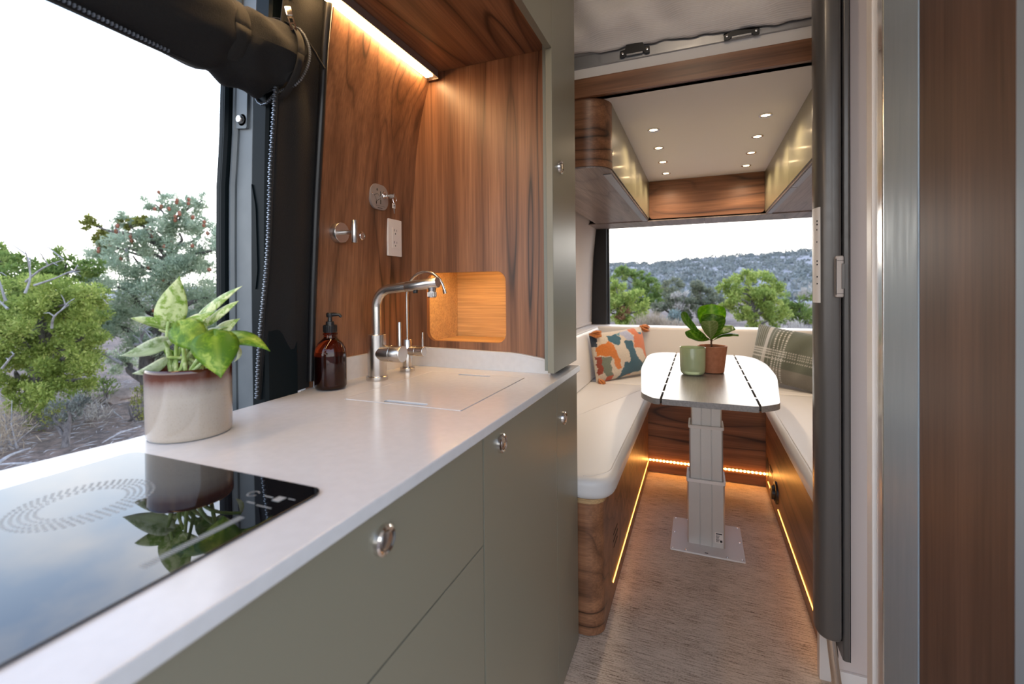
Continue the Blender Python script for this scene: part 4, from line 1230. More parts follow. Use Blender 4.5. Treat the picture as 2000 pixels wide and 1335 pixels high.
# ---- candle and small fig on the table
t = MT('green_candle_glass', (.5, .58, .34), .16, spec=.5, trans=.25); t.color(t.ramp(t.noise(t.coords(), 14), [(.3, (.50, .58, .33)), (.7, (.56, .64, .38))])); M_CGLASS = t.m
t = MT('green_wax', (.52, .58, .22), .5); t.color(t.ramp(t.noise(t.coords(), 20), [(.3, (.50, .56, .20)), (.7, (.56, .62, .26))])); M_WAX = t.m
cn = thing('candle', 'pale green glass candle jar in front of the terracotta pot on the table', 'candle', (-.030, 2.335, TZ+.0005))
lathe('jar', [(0, .001), (.042, .001), (.050, .006), (.0545, .016), (.0565, .040), (.0575, .126), (.0568, .1275), (.0550, .1265), (.0540, .100), (.052, .02), (0, .016)], M_CGLASS, cn, (-.030, 2.335, TZ+.0005), seg=40)
lathe('wax', [(0, .097), (.0535, .097), (.0537, .099), (.0535, .1005), (0, .1005)], M_WAX, cn, (-.030, 2.335, TZ+.0005), seg=32)
tube('wick', [(-.030, 2.335, TZ+.1), (-.029, 2.335, TZ+.112)], .0015, M_GAP, cn, 6)
t = MT('terracotta', (.42, .16, .075), .75); n = t.noise(t.coords(), 60, 4); t.color(t.ramp(n, [(.3, (.38, .14, .065)), (.7, (.48, .19, .095))])); t.bump(n, .1, .001); M_TERRA = t.m
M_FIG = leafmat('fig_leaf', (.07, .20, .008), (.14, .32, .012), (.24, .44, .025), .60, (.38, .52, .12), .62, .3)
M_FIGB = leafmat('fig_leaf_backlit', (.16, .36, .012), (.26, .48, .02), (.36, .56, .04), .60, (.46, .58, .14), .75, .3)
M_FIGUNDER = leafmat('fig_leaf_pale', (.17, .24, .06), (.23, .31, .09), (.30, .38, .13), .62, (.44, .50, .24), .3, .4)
tx, ty = .058, 2.425
fg = thing('potted_fig', 'small broad-leaved fig plant in a plain terracotta pot on the table', 'plant', (tx, ty, TZ+.0005))
lathe('pot', [(0, .001), (.048, .001), (.0515, .003), (.0545, .028), (.0655, .122), (.0665, .1255), (.0655, .1275), (.0600, .1275), (.0590, .125), (.0575, .112), (0, .112)], M_TERRA, fg, (tx, ty, TZ+.0005), seg=44)
lathe('soil', [(0, .117), (.03, .1165), (.0580, .115), (.0580, .1125), (0, .1125)], M_PSOIL, fg, (tx, ty, TZ+.0005), seg=24)
t = MT('fig_stem', (.12, .055, .03), .7); t.color(t.ramp(t.noise(t.coords(), 120), [(.3, (.09, .04, .02)), (.7, (.17, .085, .045))])); M_FSTEM = t.m
tube('stem', [(tx-.002, ty, TZ+.112), (tx-.005, ty-.002, TZ+.14), (tx-.004, ty-.004, TZ+.175)], [.0045, .004, .0035], M_FSTEM, fg, 10)
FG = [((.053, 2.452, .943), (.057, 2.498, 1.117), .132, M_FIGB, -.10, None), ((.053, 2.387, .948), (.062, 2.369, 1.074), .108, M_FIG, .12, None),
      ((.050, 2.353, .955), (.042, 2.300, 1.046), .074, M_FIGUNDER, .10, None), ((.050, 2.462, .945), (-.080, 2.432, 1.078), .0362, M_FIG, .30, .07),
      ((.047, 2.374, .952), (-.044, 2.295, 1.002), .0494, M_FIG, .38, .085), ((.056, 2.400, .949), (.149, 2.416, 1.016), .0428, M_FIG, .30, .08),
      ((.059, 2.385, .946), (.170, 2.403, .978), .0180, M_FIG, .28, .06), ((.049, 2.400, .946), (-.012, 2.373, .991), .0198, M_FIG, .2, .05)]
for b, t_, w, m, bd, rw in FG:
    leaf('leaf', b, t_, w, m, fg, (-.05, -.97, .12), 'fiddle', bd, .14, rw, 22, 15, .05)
    tube('leaf_stalk', [(tx-.004, ty-.004, TZ+.150), tuple(Vector(b)*.5+Vector((tx-.004, ty-.004, TZ+.155))*.5), b], .0022, M_FSTEM, fg, 6)

# ---- upper cupboards
def door_pair(par, x0, x1, y0, ys, y1, z0, z1):
    box('door', (x0, y0, z0), (x1, ys-.0015, z1), M_GLOSS, par, .001)
    box('door', (x0, ys+.0015, z0), (x1, y1, z1), M_GLOSS, par, .001)
t = MT('olive_satin_door', (.215, .200, .125), .30, spec=.6, coat=.3); t.bump(t.noise(t.coords((1, 1, 1)), 30, 2), .03, .001); M_GLOSS = t.m
ul = thing('upper_cabinet', 'olive fronted wall cupboard on the tall cupboard side with a rounded walnut end', 'cabinet', (-.57, 2.7, 1.70), 'dining wall cupboards')
outl = [(-.70, 1.99), (-.70, 1.885)]+[(-.445+.105*math.sin(a), 1.99-.105*math.cos(a)) for a in np.linspace(0, PI/2, 12)]
prism('rounded_end', outl, 'z', 1.703, 1.980, M_WOODX, ul)
box('carcass', (-.70, 1.991, 1.711), (-.3595, 3.545, 1.980), M_GAP, ul)
prism('underside', [(-.735, 1.89)]+[(-.445+.100*math.sin(a), 1.99-.100*math.cos(a)) for a in np.linspace(0, PI/2, 12)]+[(-.345, 3.545), (-.735, 3.545)], 'z', 1.695, 1.7025, M_UNDER, ul)
door_pair(ul, -.358, -.340, 1.9925, 2.77, 3.548, 1.706, 1.979)
box('light_lip', (-.385, 2.02, 1.6905), (-.350, 3.54, 1.6948), M_PROFILE, ul, .0008)
ur = thing('upper_cabinet', 'olive fronted wall cupboard on the far side, partly behind the grey cassette', 'cabinet', (.63, 2.6, 1.70), 'dining wall cupboards')
box('carcass', (.4345, 1.70, 1.711), (.715, 3.545, 1.980), M_GAP, ur)
box('underside', (.42, 1.70, 1.695), (.755, 3.545, 1.7105), M_UNDER, ur)
door_pair(ur, .415, .433, 1.70, 2.66, 3.548, 1.706, 1.979)
box('light_lip', (.427, 1.75, 1.6905), (.455, 2.655, 1.6948), M_PROFILE, ur, .0008)
box('light_lip', (.427, 2.665, 1.6905), (.455, 3.54, 1.6948), M_PROFILE, ur, .0008)
uc = thing('upper_cabinet', 'walnut fronted bulkhead cupboard across the top of the open rear doorway', 'cabinet', (.03, 3.7, 1.70), 'dining wall cupboards')
prism('front', roundpoly([(-.339, 1.7045), (.414, 1.7045), (.414, 1.9795), (-.339, 1.9795)], [.03, .03, 0, 0], 6), 'y', 3.549, 3.567, M_WOODX, uc)
box('carcass', (-.735, 3.569, 1.711), (.755, 3.87, 1.980), M_GAP, uc)
box('underside', (-.79, 3.549, 1.689), (.037, 3.875, 1.6945), M_UNDER, uc)
box('underside', (.039, 3.549, 1.689), (.81, 3.875, 1.6945), M_UNDER, uc)

# ---- ceiling downlights
dl = thing('downlight', 'd', 'light', (-.206, 2.395, 1.981), 'ceiling downlights')
lathe('ring', [(.020, -.001), (.021, -.004), (.0265, -.0045), (.0285, -.003), (.0285, 0)], M_CHROME, dl, (-.206, 2.395, 1.981), seg=24)
lathe('lens', [(.0198, -.0005), (.0150, -.0022), (0, -.0028)], M_BULB, dl, (-.206, 2.395, 1.981), seg=20)
sl_ = bpy.data.lights.new('downlight_lamp', 'SPOT'); sl_.energy = DOWNLIGHT; sl_.color = (1, .79, .56); sl_.spot_size = math.radians(150); sl_.spot_blend = .8; sl_.shadow_soft_size = .02
kl_ = sl_.copy(); kl_.energy = AISLE_FILL; kl_.spot_size = math.radians(178); kl_.spot_blend = .15
so = bpy.data.objects.new('lamp', sl_); COL.objects.link(so); so.parent = dl; so.location = (0, 0, -.012)
names = ['nearest', 'second', 'third', 'farthest']
for i, y in enumerate((2.395, 2.715, 3.028, 3.336)):
    for x, side in ((-.206, 'cupboard'), (.284, 'cassette')):
        lab = ('%s ceiling downlight in the row on the rounded walnut cupboard end side' if x < 0 else '%s ceiling downlight in the row on the grey cassette side') % names[i]
        if i == 0 and x < 0: dl['label'] = lab; continue
        dup(dl, (x, y, 1.981), lab)

for i, y in enumerate((.85,)):  # unseen lamp added to lift the dark bed front and blanket
    kd = dup(dl, (-.02, y, 2.449), 'unseen downlight added over the kitchen aisle to brighten the bed front')
    for ch in kd.children:
        if ch.type == 'LIGHT': ch.data = kl_
# ---- walnut beam, bed front and blanket
struct(prism('trim_8', [(-.84, 1.868), (.84, 1.880), (.84, 1.896), (-.84, 1.884)], 'z', 1.9803, 2.056, M_WOODX))
struct(box('trim_9', (-.86, 1.895, 1.981), (.86, 1.925, 2.06), M_WOODX))
bd = thing('bed_platform', 'off-white raised bed front with a grey rail above the walnut beam', 'bed', (0, 2.1, 2.06))
box('front_panel', (-.84, 1.884, 2.0565), (.84, 1.898, 2.44), M_PANEL, bd)
box('deck', (-.84, 1.900, 2.0565), (.84, 3.85, 2.085), M_PANEL, bd)
prism('rail', [(1.8835, 2.100), (1.876, 2.102), (1.876, 2.112), (1.880, 2.114), (1.880, 2.150), (1.874, 2.153), (1.874, 2.200), (1.8835, 2.200)], 'x', -.84, .84, M_PROFILE, bd)
for i, (x0, x1, z0, flap) in enumerate(((-.286, -.173, 2.108, True), (.088, .203, 2.098, False))):
    w_ = x1-x0
    bk = thing('strap_bracket', 'black two-screw bracket on the grey rail nearer the tall cupboard, with raised tab' if flap else 'black two-screw bracket on the grey rail nearer the grey cassette, half under the blanket', 'bracket', (x0+w_/2, 1.874, z0), 'black rail brackets')
    top = [(x0, z0), (x0+.018, z0), (x0+.026, z0+.010), (x1-.026, z0+.010), (x1-.018, z0), (x1, z0), (x1, z0+.026), (x1-.020, z0+.028), (x1-.026, z0+.046 if flap else z0+.030), (x0+.024, z0+.046 if flap else z0+.030), (x0+.020, z0+.028), (x0, z0+.026)]
    prism('plate', roundpoly(top, .004, 3), 'y', 1.864, 1.8735, M_BLACK, bk, bev=.001)
    for x in (x0+.010, x1-.010): lathe('screw', [(.0055, 0), (.005, -.002), (.003, -.0028), (0, -.0028)], M_CHROME, bk, (x, 1.864, z0+.013), 'y', 14)
    box('strap_bar', (x0+.026, 1.862, z0+.003), (x1-.026, 1.868, z0+.008), M_PROFILE, bk)
G = []
zb = lambda x: float(np.interp(x, [-.84, -.5, -.44, -.39, -.33, -.25, -.1, .05, .2, .37, .84], [2.165, 2.166, 2.163, 2.150, 2.149, 2.150, 2.146, 2.136, 2.128, 2.122, 2.12]))+.003*math.sin(x*43)+.002*math.sin(x*91)
for x in np.linspace(-.84, .84, 120):
    row = []
    for s in np.linspace(0, 1, 36):
        z = zb(x)+(2.44-zb(x))*s
        y = 1.872-.075*math.sin(min(1, s*1.9)*PI/2)
        fold = .012*math.sin(x*22+s*7)*math.sin(s*PI)+.010*math.sin(x*9-s*11+1)+.006*math.sin(x*41+z*30)
        y -= fold*min(1, s*5)+.004*min(1, s*6)
        row.append((x, y, z))
    G.append(row)
bk_ = gridmesh('blanket', G, M_BLANKET, thick=.008)
tag(bk_, 'cream corduroy blanket hanging over the raised bed front', 'blanket')

# ---- grey roller cassette on the right
cz = thing('roller_cassette', 'tall dark grey rounded roller-door cassette beside the white partition', 'door', (.345, 1.60, .18))
pl = [(.372, 1.560), (.372, 1.640), (.318, 1.640), (.3125, 1.615), (.3115, 1.585), (.318, 1.563), (.330, 1.551), (.348, 1.547), (.366, 1.549)]
pl = roundpoly(pl, [.003, .003, .008, .01, .01, .008, .006, .006, .004], 4)
slab('housing', pl, .186, 2.44, .012, M_CASS, cz, 5)
prism('groove_strip', [(.3725, 1.590), (.3790, 1.590), (.3790, 1.645), (.3725, 1.645)], 'z', .17, 2.44, M_GAP, cz)
prism('guide_rail', roundpoly([(.3795, 1.580), (.3835, 1.576), (.3940, 1.576), (.3975, 1.582), (.3975, 1.645), (.3795, 1.645)], .002, 3), 'z', .122, 2.44, M_CASS, cz)
prism('rail_edge', [(.3978, 1.586), (.4005, 1.586), (.4005, 1.645), (.3978, 1.645)], 'z', .115, 2.44, M_GAP, cz)
t = MT('beige_latch', (.42, .36, .32), .4); t.bump(t.noise(t.coords(), 60), .03); M_LATCH = t.m
lt = box('latch', (.3535, 1.534, 1.168), (.3725, 1.556, 1.284), M_LATCH, cz, .004, 3, label='beige plastic latch')
box('latch_slider', (.3665, 1.531, 1.192), (.3740, 1.5345, 1.262), M_CASS, lt, .001)
box('latch_gap', (.3530, 1.5332, 1.176), (.3545, 1.5342, 1.276), M_GAP, lt)
for z in (1.178, 1.270): box('latch_line', (.356, 1.5333, z), (.372, 1.5341, z+.001), M_GAP, lt)
G = []
for z in (1.152, 1.426):
    G.append([(.3108, 1.600, z), (.3110, 1.585, z), (.3148, 1.569, z), (.3175, 1.5623, z), (.3220, 1.5575, z)])
sk2 = gridmesh('warning_sticker', G, M_PLASTIC, cz, label='white printed sticker')
bm = bmesh.new()
for z, n in ((1.385, 2), (1.375, 2), (1.36, 1), (1.325, 1), (1.27, 2), (1.26, 2), (1.225, 3), (1.205, 3)):
    bm_box(bm, (.3140, 1.5645, z), (.3140+.0018*n, 1.5670, z+.004))
from_bm('sticker_print', bm, M_GAP, sk2, smooth=False, kind='stuff')
tb = thing('steel_tube', 'shiny leaning steel tube under the grey cassette', 'tube', (.353, 1.575, 0))
tube('pole', [(.3515, 1.588, .190), (.366, 1.565, .01)], .0125, M_CHROME, tb, 18)
tube('collar', [(.3514, 1.5885, .194), (.3526, 1.5865, .178)], .0150, M_CASS, tb, 18)
lathe('foot', [(.018, 0), (.018, .010), (.013, .012)], M_BLACK, tb, (.366, 1.565, .0), seg=18)

# ================================================================== OUTDOORS
def foliage_part(name, clumps, n_per_m2, ln, wd_, mat, parent, seed=1, upw=.3, droop=0., shell=.75, sub=0):
    rg = np.random.RandomState(seed)
    C_, Nn, Ts = [], [], []
    if sub:
        out = []
        for (x, y, z, r) in clumps:
            for k in range(sub):
                d = rg.normal(size=3); d /= np.linalg.norm(d); d[2] *= .85
                q = r*rg.uniform(.45, .95)
                out.append((x+d[0]*q, y+d[1]*q, z+d[2]*q, r*rg.uniform(.24, .42)))
        clumps = out
    for (x, y, z, r) in clumps:
        n = max(20, int(n_per_m2*r*r*12.6))
        d = rg.normal(size=(n, 3)); d /= np.linalg.norm(d, axis=1)[:, None]
        rad = r*(shell+(1.12-shell)*rg.rand(n))*(1+.22*np.sin(d[:, 0]*5+x*3)*np.sin(d[:, 1]*4+y*5)*np.sin(d[:, 2]*5+z*7))
        p = d*rad[:, None]*np.array([1, 1, .82])+np.array([x, y, z])
        C_.append(p); Nn.append(d); Ts.append(np.clip(rg.normal(.48, .2, n)+rg.normal(0, .12), 0, 1))
    P = np.concatenate(C_)-np.array(org(parent)); D = np.concatenate(Nn); T = np.concatenate(Ts); n = len(P)
    dr = D*.8+rg.normal(size=(n, 3))*.55+np.array([0, 0, upw]); dr /= np.linalg.norm(dr, axis=1)[:, None]
    sd = np.cross(dr, rg.normal(size=(n, 3))); sd /= np.linalg.norm(sd, axis=1)[:, None]+1e-9
    L = ln*(.6+.8*rg.rand(n))[:, None]; W = wd_*(.6+.8*rg.rand(n))[:, None]
    nn_ = np.cross(sd, dr)
    a = P-dr*L*.5; b = P+sd*W*.5+nn_*W*.18; c = P+dr*L*.5; e = P-sd*W*.5+nn_*W*.18
    V = np.stack([a, b, c, e], 1).reshape(-1, 3)
    me = bpy.data.meshes.new(name)
    me.vertices.add(4*n); me.vertices.foreach_set('co', V.astype(np.float32).ravel())
    me.loops.add(4*n); me.loops.foreach_set('vertex_index', np.arange(4*n, dtype=np.int32))
    me.polygons.add(n); me.polygons.foreach_set('loop_start', np.arange(0, 4*n, 4, dtype=np.int32))
    me.update(calc_edges=True)
    at = me.attributes.new('tint', 'FLOAT', 'POINT'); at.data.foreach_set('value', np.repeat(T, 4).astype(np.float32))
    return link(name, me, mat, parent, smooth=False, kind='stuff')
def limbs(name, base, path, tips, mat, parent, r0, seed=2, tw=.12, seg=7):
    rg = random.Random(seed)
    rs = [r0*(1-.75*i/(len(path)-1)) for i in range(len(path))]
    pts = smooth_path(path, 5)
    rr = [r0*(1-.78*i/(len(pts)-1)) for i in range(len(pts))]
    tube('trunk', pts, rr, mat, parent, 10)
    V = []; Fc = []
    for t_ in tips:
        t_ = Vector(t_)
        i = min(range(len(pts)), key=lambda k: (pts[k]-t_).length+max(0, pts[k].z-t_.z+.1)*1.5)
        a = pts[max(2, i-2)]; ra = rr[max(2, i-2)]*.6
        L = (t_-a).length
        m1 = a.lerp(t_, .35)+Vector((rg.uniform(-1, 1), rg.uniform(-1, 1), rg.uniform(-.2, 1)))*tw*L
        m2 = a.lerp(t_, .7)+Vector((rg.uniform(-1, 1), rg.uniform(-1, 1), rg.uniform(-.4, .8)))*tw*L
        ps = smooth_path([a, m1, m2, t_], 3)
        tube_data(ps, [ra*(1-.8*k/(len(ps)-1))+.004 for k in range(len(ps))], seg, V, Fc)
    if V: mesh(name, V, Fc, mat, parent)
def tree(name, label, cat, base, path, groups, mat_bark, r0, group=None, seed=1, tips=None):
    t_ = thing(name, label, cat, base, group)
    allc = [c for g in groups for c in g[0]]
    limbs('branches', base, [Vector(base)]+[Vector(p) for p in path], tips or [c[:3] for c in allc], mat_bark, t_, r0, seed)
    for k, (cl, dens, ln, w, m, upw) in enumerate(groups):
        foliage_part('foliage', cl, dens, ln, w, m, t_, seed*10+k, upw, sub=13, shell=.35)
    return t_
def deadwood(t_, tw, seed, r=.012):
    rg = random.Random(seed); V = []; Fc = []
    for a, b in tw:
        a, b = Vector(a), Vector(b); L = (b-a).length
        m = a.lerp(b, .5)+Vector((rg.uniform(-1, 1), rg.uniform(-1, 1), rg.uniform(-1, 1)))*.12*L
        ps = smooth_path([a, m, b], 4); tube_data(ps, [r*(1-.7*k/(len(ps)-1)) for k in range(len(ps))], 6, V, Fc)
        for j in range(3):
            c = ps[rg.randint(2, len(ps)-1)]; e = c+Vector((rg.uniform(-1, 1), rg.uniform(-1, 1), rg.uniform(-.3, 1)))*.35*L
            tube_data([c, c.lerp(e, .5)+Vector((0, 0, .05*L)), e], [r*.55, r*.4, r*.2], 5, V, Fc)
    mesh('dead_branches', V, Fc, M_DEAD, t_, label='bare silver-grey dead branches', kind='stuff')

JUN_A = [(-9.197,3.461,1.072,.516),(-8.101,3.423,1.179,.378),(-7.545,3.636,1.174,.288),(-8.005,3.567,.932,.419),(-8.482,3.285,.63,.483),(-8.11,3.633,.359,.412),(-7.813,3.643,.685,.294),(-8.635,3.286,.137,.349),(-8.114,3.383,-.158,.303),(-8.504,3.331,-.25,.25),(-8.442,3.691,.044,.329),(-8.944,3.065,.879,.549),(-9.471,3.234,.133,.509),(-8.058,3.747,-.015,.202),(-8.7,4.0,.9,.45),(-8.9,4.0,.4,.45)]
JUN_T = [(-10.701,4.037,1.72,.275),(-11.141,3.952,1.833,.347),(-10.259,4.243,1.605,.327),(-9.652,4.312,1.677,.287),(-9.216,4.379,1.61,.216),(-9.927,3.918,1.423,.326),(-9.747,4.218,1.383,.335),(-10.874,3.733,1.31,.417),(-10.4,4.3,1.0,.5),(-9.8,4.5,.9,.5),(-10.6,4.5,.3,.6),(-11.5,4.2,.9,.6)]
PIN = [(-9.423,5.826,2.955,.257),(-9.965,5.843,2.941,.202),(-9.268,6.082,2.887,.242),(-9.102,6.203,2.995,.203),(-9.31,5.845,2.674,.236),(-10.149,5.477,2.58,.236),(-10.607,5.614,2.374,.284),(-9.834,5.563,2.474,.254),(-9.563,5.627,2.369,.331),(-9.302,5.882,2.334,.396),(-9.013,6.184,2.401,.403),(-10.709,5.335,1.904,.417),(-9.837,5.383,1.877,.461),(-9.4,5.655,1.781,.505),(-8.969,6.042,1.689,.496),(-10.069,5.247,1.303,.526),(-9.644,5.609,1.104,.586),(-9.493,6.28,.986,.603),(-10.091,5.415,.523,.566),(-9.354,5.698,.419,.565),(-8.853,6.043,.401,.494),(-10.639,5.61,-.118,.328),(-9.9,5.9,-.02,.40),(-10.512,5.301,.719,.393),(-8.34,6.215,2.073,.492),(-8.759,6.625,1.291,.626),(-8.104,6.116,.512,.579),(-8.843,5.928,-.05,.40),(-10.978,5.375,1.312,.353)]
PIN_Y = [(-10.79,5.22,2.518,.175),(-10.733,5.394,2.258,.22),(-10.55,5.35,2.12,.2),(-10.15,5.45,2.52,.15),(-9.75,5.5,2.55,.14)]
CONES = [(-9.563,5.683,3.108),(-9.507,5.69,2.812),(-9.278,5.688,2.775),(-9.587,5.62,2.777),(-9.1,5.717,2.882),(-8.908,5.808,2.863),(-9.013,5.705,2.682),(-8.795,5.805,2.586),(-9.23,5.765,2.56),(-10.12,5.291,2.458),(-10.303,5.36,2.331),(-10.129,5.251,2.214),(-10.121,5.304,2.171),(-9.91,5.386,2.264),(-9.885,5.387,2.138),(-9.654,5.564,2.396),(-9.629,5.602,2.301),(-10.408,5.131,2.024),(-10.444,5.329,2.11),(-9.347,5.766,2.138),(-9.339,5.623,2.067),(-8.766,5.996,2.464),(-8.647,5.981,2.309),(-8.798,5.79,2.057),(-8.558,5.938,1.616),(-10.76,4.997,1.77),(-9.337,5.594,1.45),(-9.461,5.5,.914),(-10.097,5.321,1.882),(-9.748,5.589,1.691)]
pn = tree('pinyon_pine', 'tall blue-green pinyon pine hung with rust brown cones outside the side doorway', 'tree', (-9.66, 5.55, -.72),
     [(-9.855, 5.6, -.063), (-9.75, 5.85, .902), (-9.62, 5.9, 2.0), (-9.50, 5.92, 2.9)], [(PIN, 560, .078, .021, M_PINE, .25), (PIN_Y, 560, .08, .032, M_RABBIT, .3)], M_BARK, .15, seed=3)
cone = lathe('pine_cone', [(0, -.038), (.018, -.032), (.030, -.012), (.026, .002), (.033, .008), (.022, .024), (.010, .034), (0, .038)], M_CONE, pn, CONES[0], seg=10)
for c in CONES[1:]:
    for k in range(2):
        b = cone.copy(); COL.objects.link(b); b.parent = pn
        b.location = Vector(c)-Vector(CONES[0])+Vector((.09*k, -.05*k, .06*k*math.sin(c[0]*40)))
        b.rotation_euler = (0, 0, 0)
deadwood(pn, [((-10.2, 5.5, 1.75), (-10.42, 5.40, 2.47)), ((-9.5, 5.2, .25), (-8.9, 5.2, .45)), ((-9.4, 5.2, .1), (-9.1, 5.15, .55)), ((-9.8, 5.15, -.1), (-10.3, 4.95, .1))], 5, .03)
ja = tree('juniper', 'yellow-green juniper with bare silver branches nearest the side doorway', 'tree', (-8.75, 3.55, -.72), [(-8.7, 3.5, -.2), (-8.55, 3.55, .4), (-8.5, 3.5, 1.0)], [(JUN_A, 1000, .050, .022, M_JUN, .35)], M_BARK, .13, seed=5)
deadwood(ja, [((-8.0, 3.15, 1.2), (-7.85, 3.1, 1.75)), ((-8.35, 3.1, 1.1), (-8.45, 3.02, 1.62)), ((-8.1, 3.2, 1.35), (-7.45, 3.3, 1.62)), ((-7.9, 3.2, 1.3), (-7.3, 3.35, 1.5)), ((-7.75, 3.3, .75), (-7.35, 3.3, 1.05)), ((-8.3, 2.95, .5), (-8.6, 2.85, .75)), ((-8.2, 3.0, .25), (-7.9, 3.0, .45)), ((-8.6, 3.0, -.1), (-8.9, 2.9, .2)), ((-8.3, 3.1, 1.0), (-8.5, 3.0, 1.25))], 8, .016)
tree('juniper', 'deep green juniper standing behind the yellow-green one', 'tree', (-10.4, 4.25, -.72), [(-10.3, 4.2, 0), (-10.35, 4.2, .8), (-10.3, 4.15, 1.5)], [(JUN_T, 640, .07, .030, M_JUN2, .35)], M_BARK, .14, seed=6)
SAGE = [(-7.37,3.267,-.172,.20),(-7.70,3.30,-.351,.18),(-7.251,3.34,-.211,.145),(-7.80,3.259,-.447,.14),(-7.425,3.34,-.357,.12)]
sgt = tree('sagebrush', 'grey sagebrush on a twisted dark trunk outside the side doorway', 'shrub', (-7.311, 3.223, -.72), [(-7.34, 3.25, -.55), (-7.36, 3.29, -.40), (-7.33, 3.29, -.25)], [(SAGE, 420, .05, .013, M_SAGE, .8)], M_BARK, .045, seed=7)
foliage_part('green_foliage', [(-7.62, 3.26, -.36, .14), (-7.9, 3.2, -.46, .12)], 420, .045, .018, M_RABBIT, sgt, 71, .7)
def bush(name, label, cat, clumps, dens, ln, w, mat, seed, upw=1.2, bark=M_BARK, group=None):
    x, y = clumps[0][0], clumps[0][1]
    b = thing(name, label, cat, (x, y, -.72), group)
    V = []; Fc = []; rg = random.Random(seed)
    for c in clumps:
        for k in range(5):
            e = Vector(c[:3])+Vector((rg.uniform(-1, 1), rg.uniform(-1, 1), rg.uniform(-.5, 1)))*c[3]*.8
            a = Vector((x+rg.uniform(-.08, .08), y+rg.uniform(-.08, .08), -.73))
            tube_data([a, a.lerp(e, .5)+Vector((rg.uniform(-.1, .1), rg.uniform(-.1, .1), 0))*c[3], e], [.012, .008, .003], 5, V, Fc)
    mesh('stems', V, Fc, bark, b)
    foliage_part('foliage', clumps, dens, ln, w, mat, b, seed, upw, shell=.3)
    return b
bush('dry_bush', 'tangled grey-brown dead brush low beside the sagebrush', 'shrub', [(-7.95, 2.95, -.45, .33), (-8.3, 2.8, -.42, .34), (-7.75, 2.75, -.55, .22)], 260, .12, .008, M_TAN, 31, .5, M_DEAD)
bush('rabbitbrush', 'small yellow-green rabbitbrush half hidden behind the cream pot', 'shrub', [(-7.87, 4.32, -.45, .12), (-7.7, 4.3, -.60, .12), (-8.1, 4.5, -.32, .11)], 700, .04, .015, M_RABBIT, 32)
bush('low_shrub', 'low dark green shrub under the pinyon pine', 'shrub', [(-9.6, 4.75, -.42, .24), (-9.95, 4.6, -.50, .2)], 420, .06, .022, M_JUN2, 33)
bush('low_shrub', 'pale twiggy shrub beneath the yellow-green juniper', 'shrub', [(-8.6, 4.1, -.5, .25), (-8.2, 4.0, -.58, .18)], 300, .09, .010, M_PALE, 34, .8, M_DEAD)
# rock
bm = bmesh.new(); bmesh.ops.create_icosphere(bm, subdivisions=3, radius=1)
for v in bm.verts:
    n_ = v.co.copy(); k = 1+.16*math.sin(n_.x*4+1)*math.cos(n_.y*3)+.1*math.sin(n_.z*7+n_.x*5)
    v.co = Vector((n_.x*.42*k-9.75, n_.y*.30*k+5.05, n_.z*.14*k-.70))
tag(from_bm('rock', bm, M_ROCK), 'flat pinkish rock on the ground below the pinyon pine', 'rock')
for i, (a, b, r, lab) in enumerate((((-7.3, 4.05, -.69), (-6.9, 3.4, -.67), .012, 'thin pale fallen stick on bare soil behind the pot'), ((-7.15, 2.55, -.68), (-7.45, 2.95, -.66), .022, 'thick pale fallen branch at the foot of the dry brush'), ((-6.75, 2.75, -.68), (-7.1, 2.50, -.66), .016, 'short grey fallen stick in front of the dry brush'), ((-8.6, 4.4, -.69), (-7.9, 4.15, -.66), .012, 'long thin fallen twig near the rock'))):
    a, b = Vector(a), Vector(b); m = a.lerp(b, .5)+Vector((.03, -.04, .03))
    tag(tube('fallen_branch', smooth_path([a, m, b], 5), [r*(1-.05*k) for k in range(11)], M_DEAD, None, 7), lab, 'branch', 'fallen branches')

REAR_L = [(-2.347,15.435,.98,.471),(-1.818,15.108,.869,.423),(-2.491,15.273,.364,.502),(-1.878,15.573,.255,.403),(-2.593,15.134,1.30,.30),(-2.672,14.904,.743,.427),(-2.095,15.11,-.082,.40),(-1.637,15.611,.557,.234),(-2.946,14.628,.588,.55),(-2.28,14.977,.578,.408)]
REAR_DARK = [(-3.933,27.872,2.071,.544),(-3.237,28.19,1.914,.484),(-4.404,27.641,1.924,.483),(-2.51,28.144,1.301,.599),(-2.074,27.999,.645,.651),(-2.602,27.55,.655,.646),(-3.193,27.77,1.248,.597),(-3.465,27.576,.358,.893),(-3.0,28,.0,.7)]
MID_A = [(-1.255,25.619,1.227,.536),(-1.465,24.797,.447,.626),(-.872,25.264,-.224,.526),(-2.003,25.272,.163,.482),(-1.2,25.3,.7,.5)]
MID_B = [(-.636,25.763,.233,.641),(.11,26.191,.865,.644),(-.086,25.857,1.216,.425),(.594,25.864,.42,.579),(1.077,25.976,.156,.629),(-.139,25.397,-.091,.627)]
BIG = [(.962,22.126,1.203,.357),(1.313,21.922,1.309,.439),(1.862,22.613,1.464,.538),(2.412,23.121,1.189,.773),(3.026,23.24,.958,.588),(1.523,22.138,.645,.663),(2.361,22.656,.299,.758),(3.21,23.162,.171,.674),(1.943,22.459,-.253,.49),(2.779,22.884,-.3,.5),(1.697,21.852,.109,.522),(1.109,21.889,.541,.396),(2.598,22.149,.754,.65)]
RR = [(4.165,26.089,.548,.501),(4.35,26.562,-.101,.611),(3.993,26.408,-.4,.45),(4.752,26.362,.039,.602),(5.14,26.703,.659,.404),(5.278,26.862,-.106,.559),(4.869,26.422,-.5,.45)]
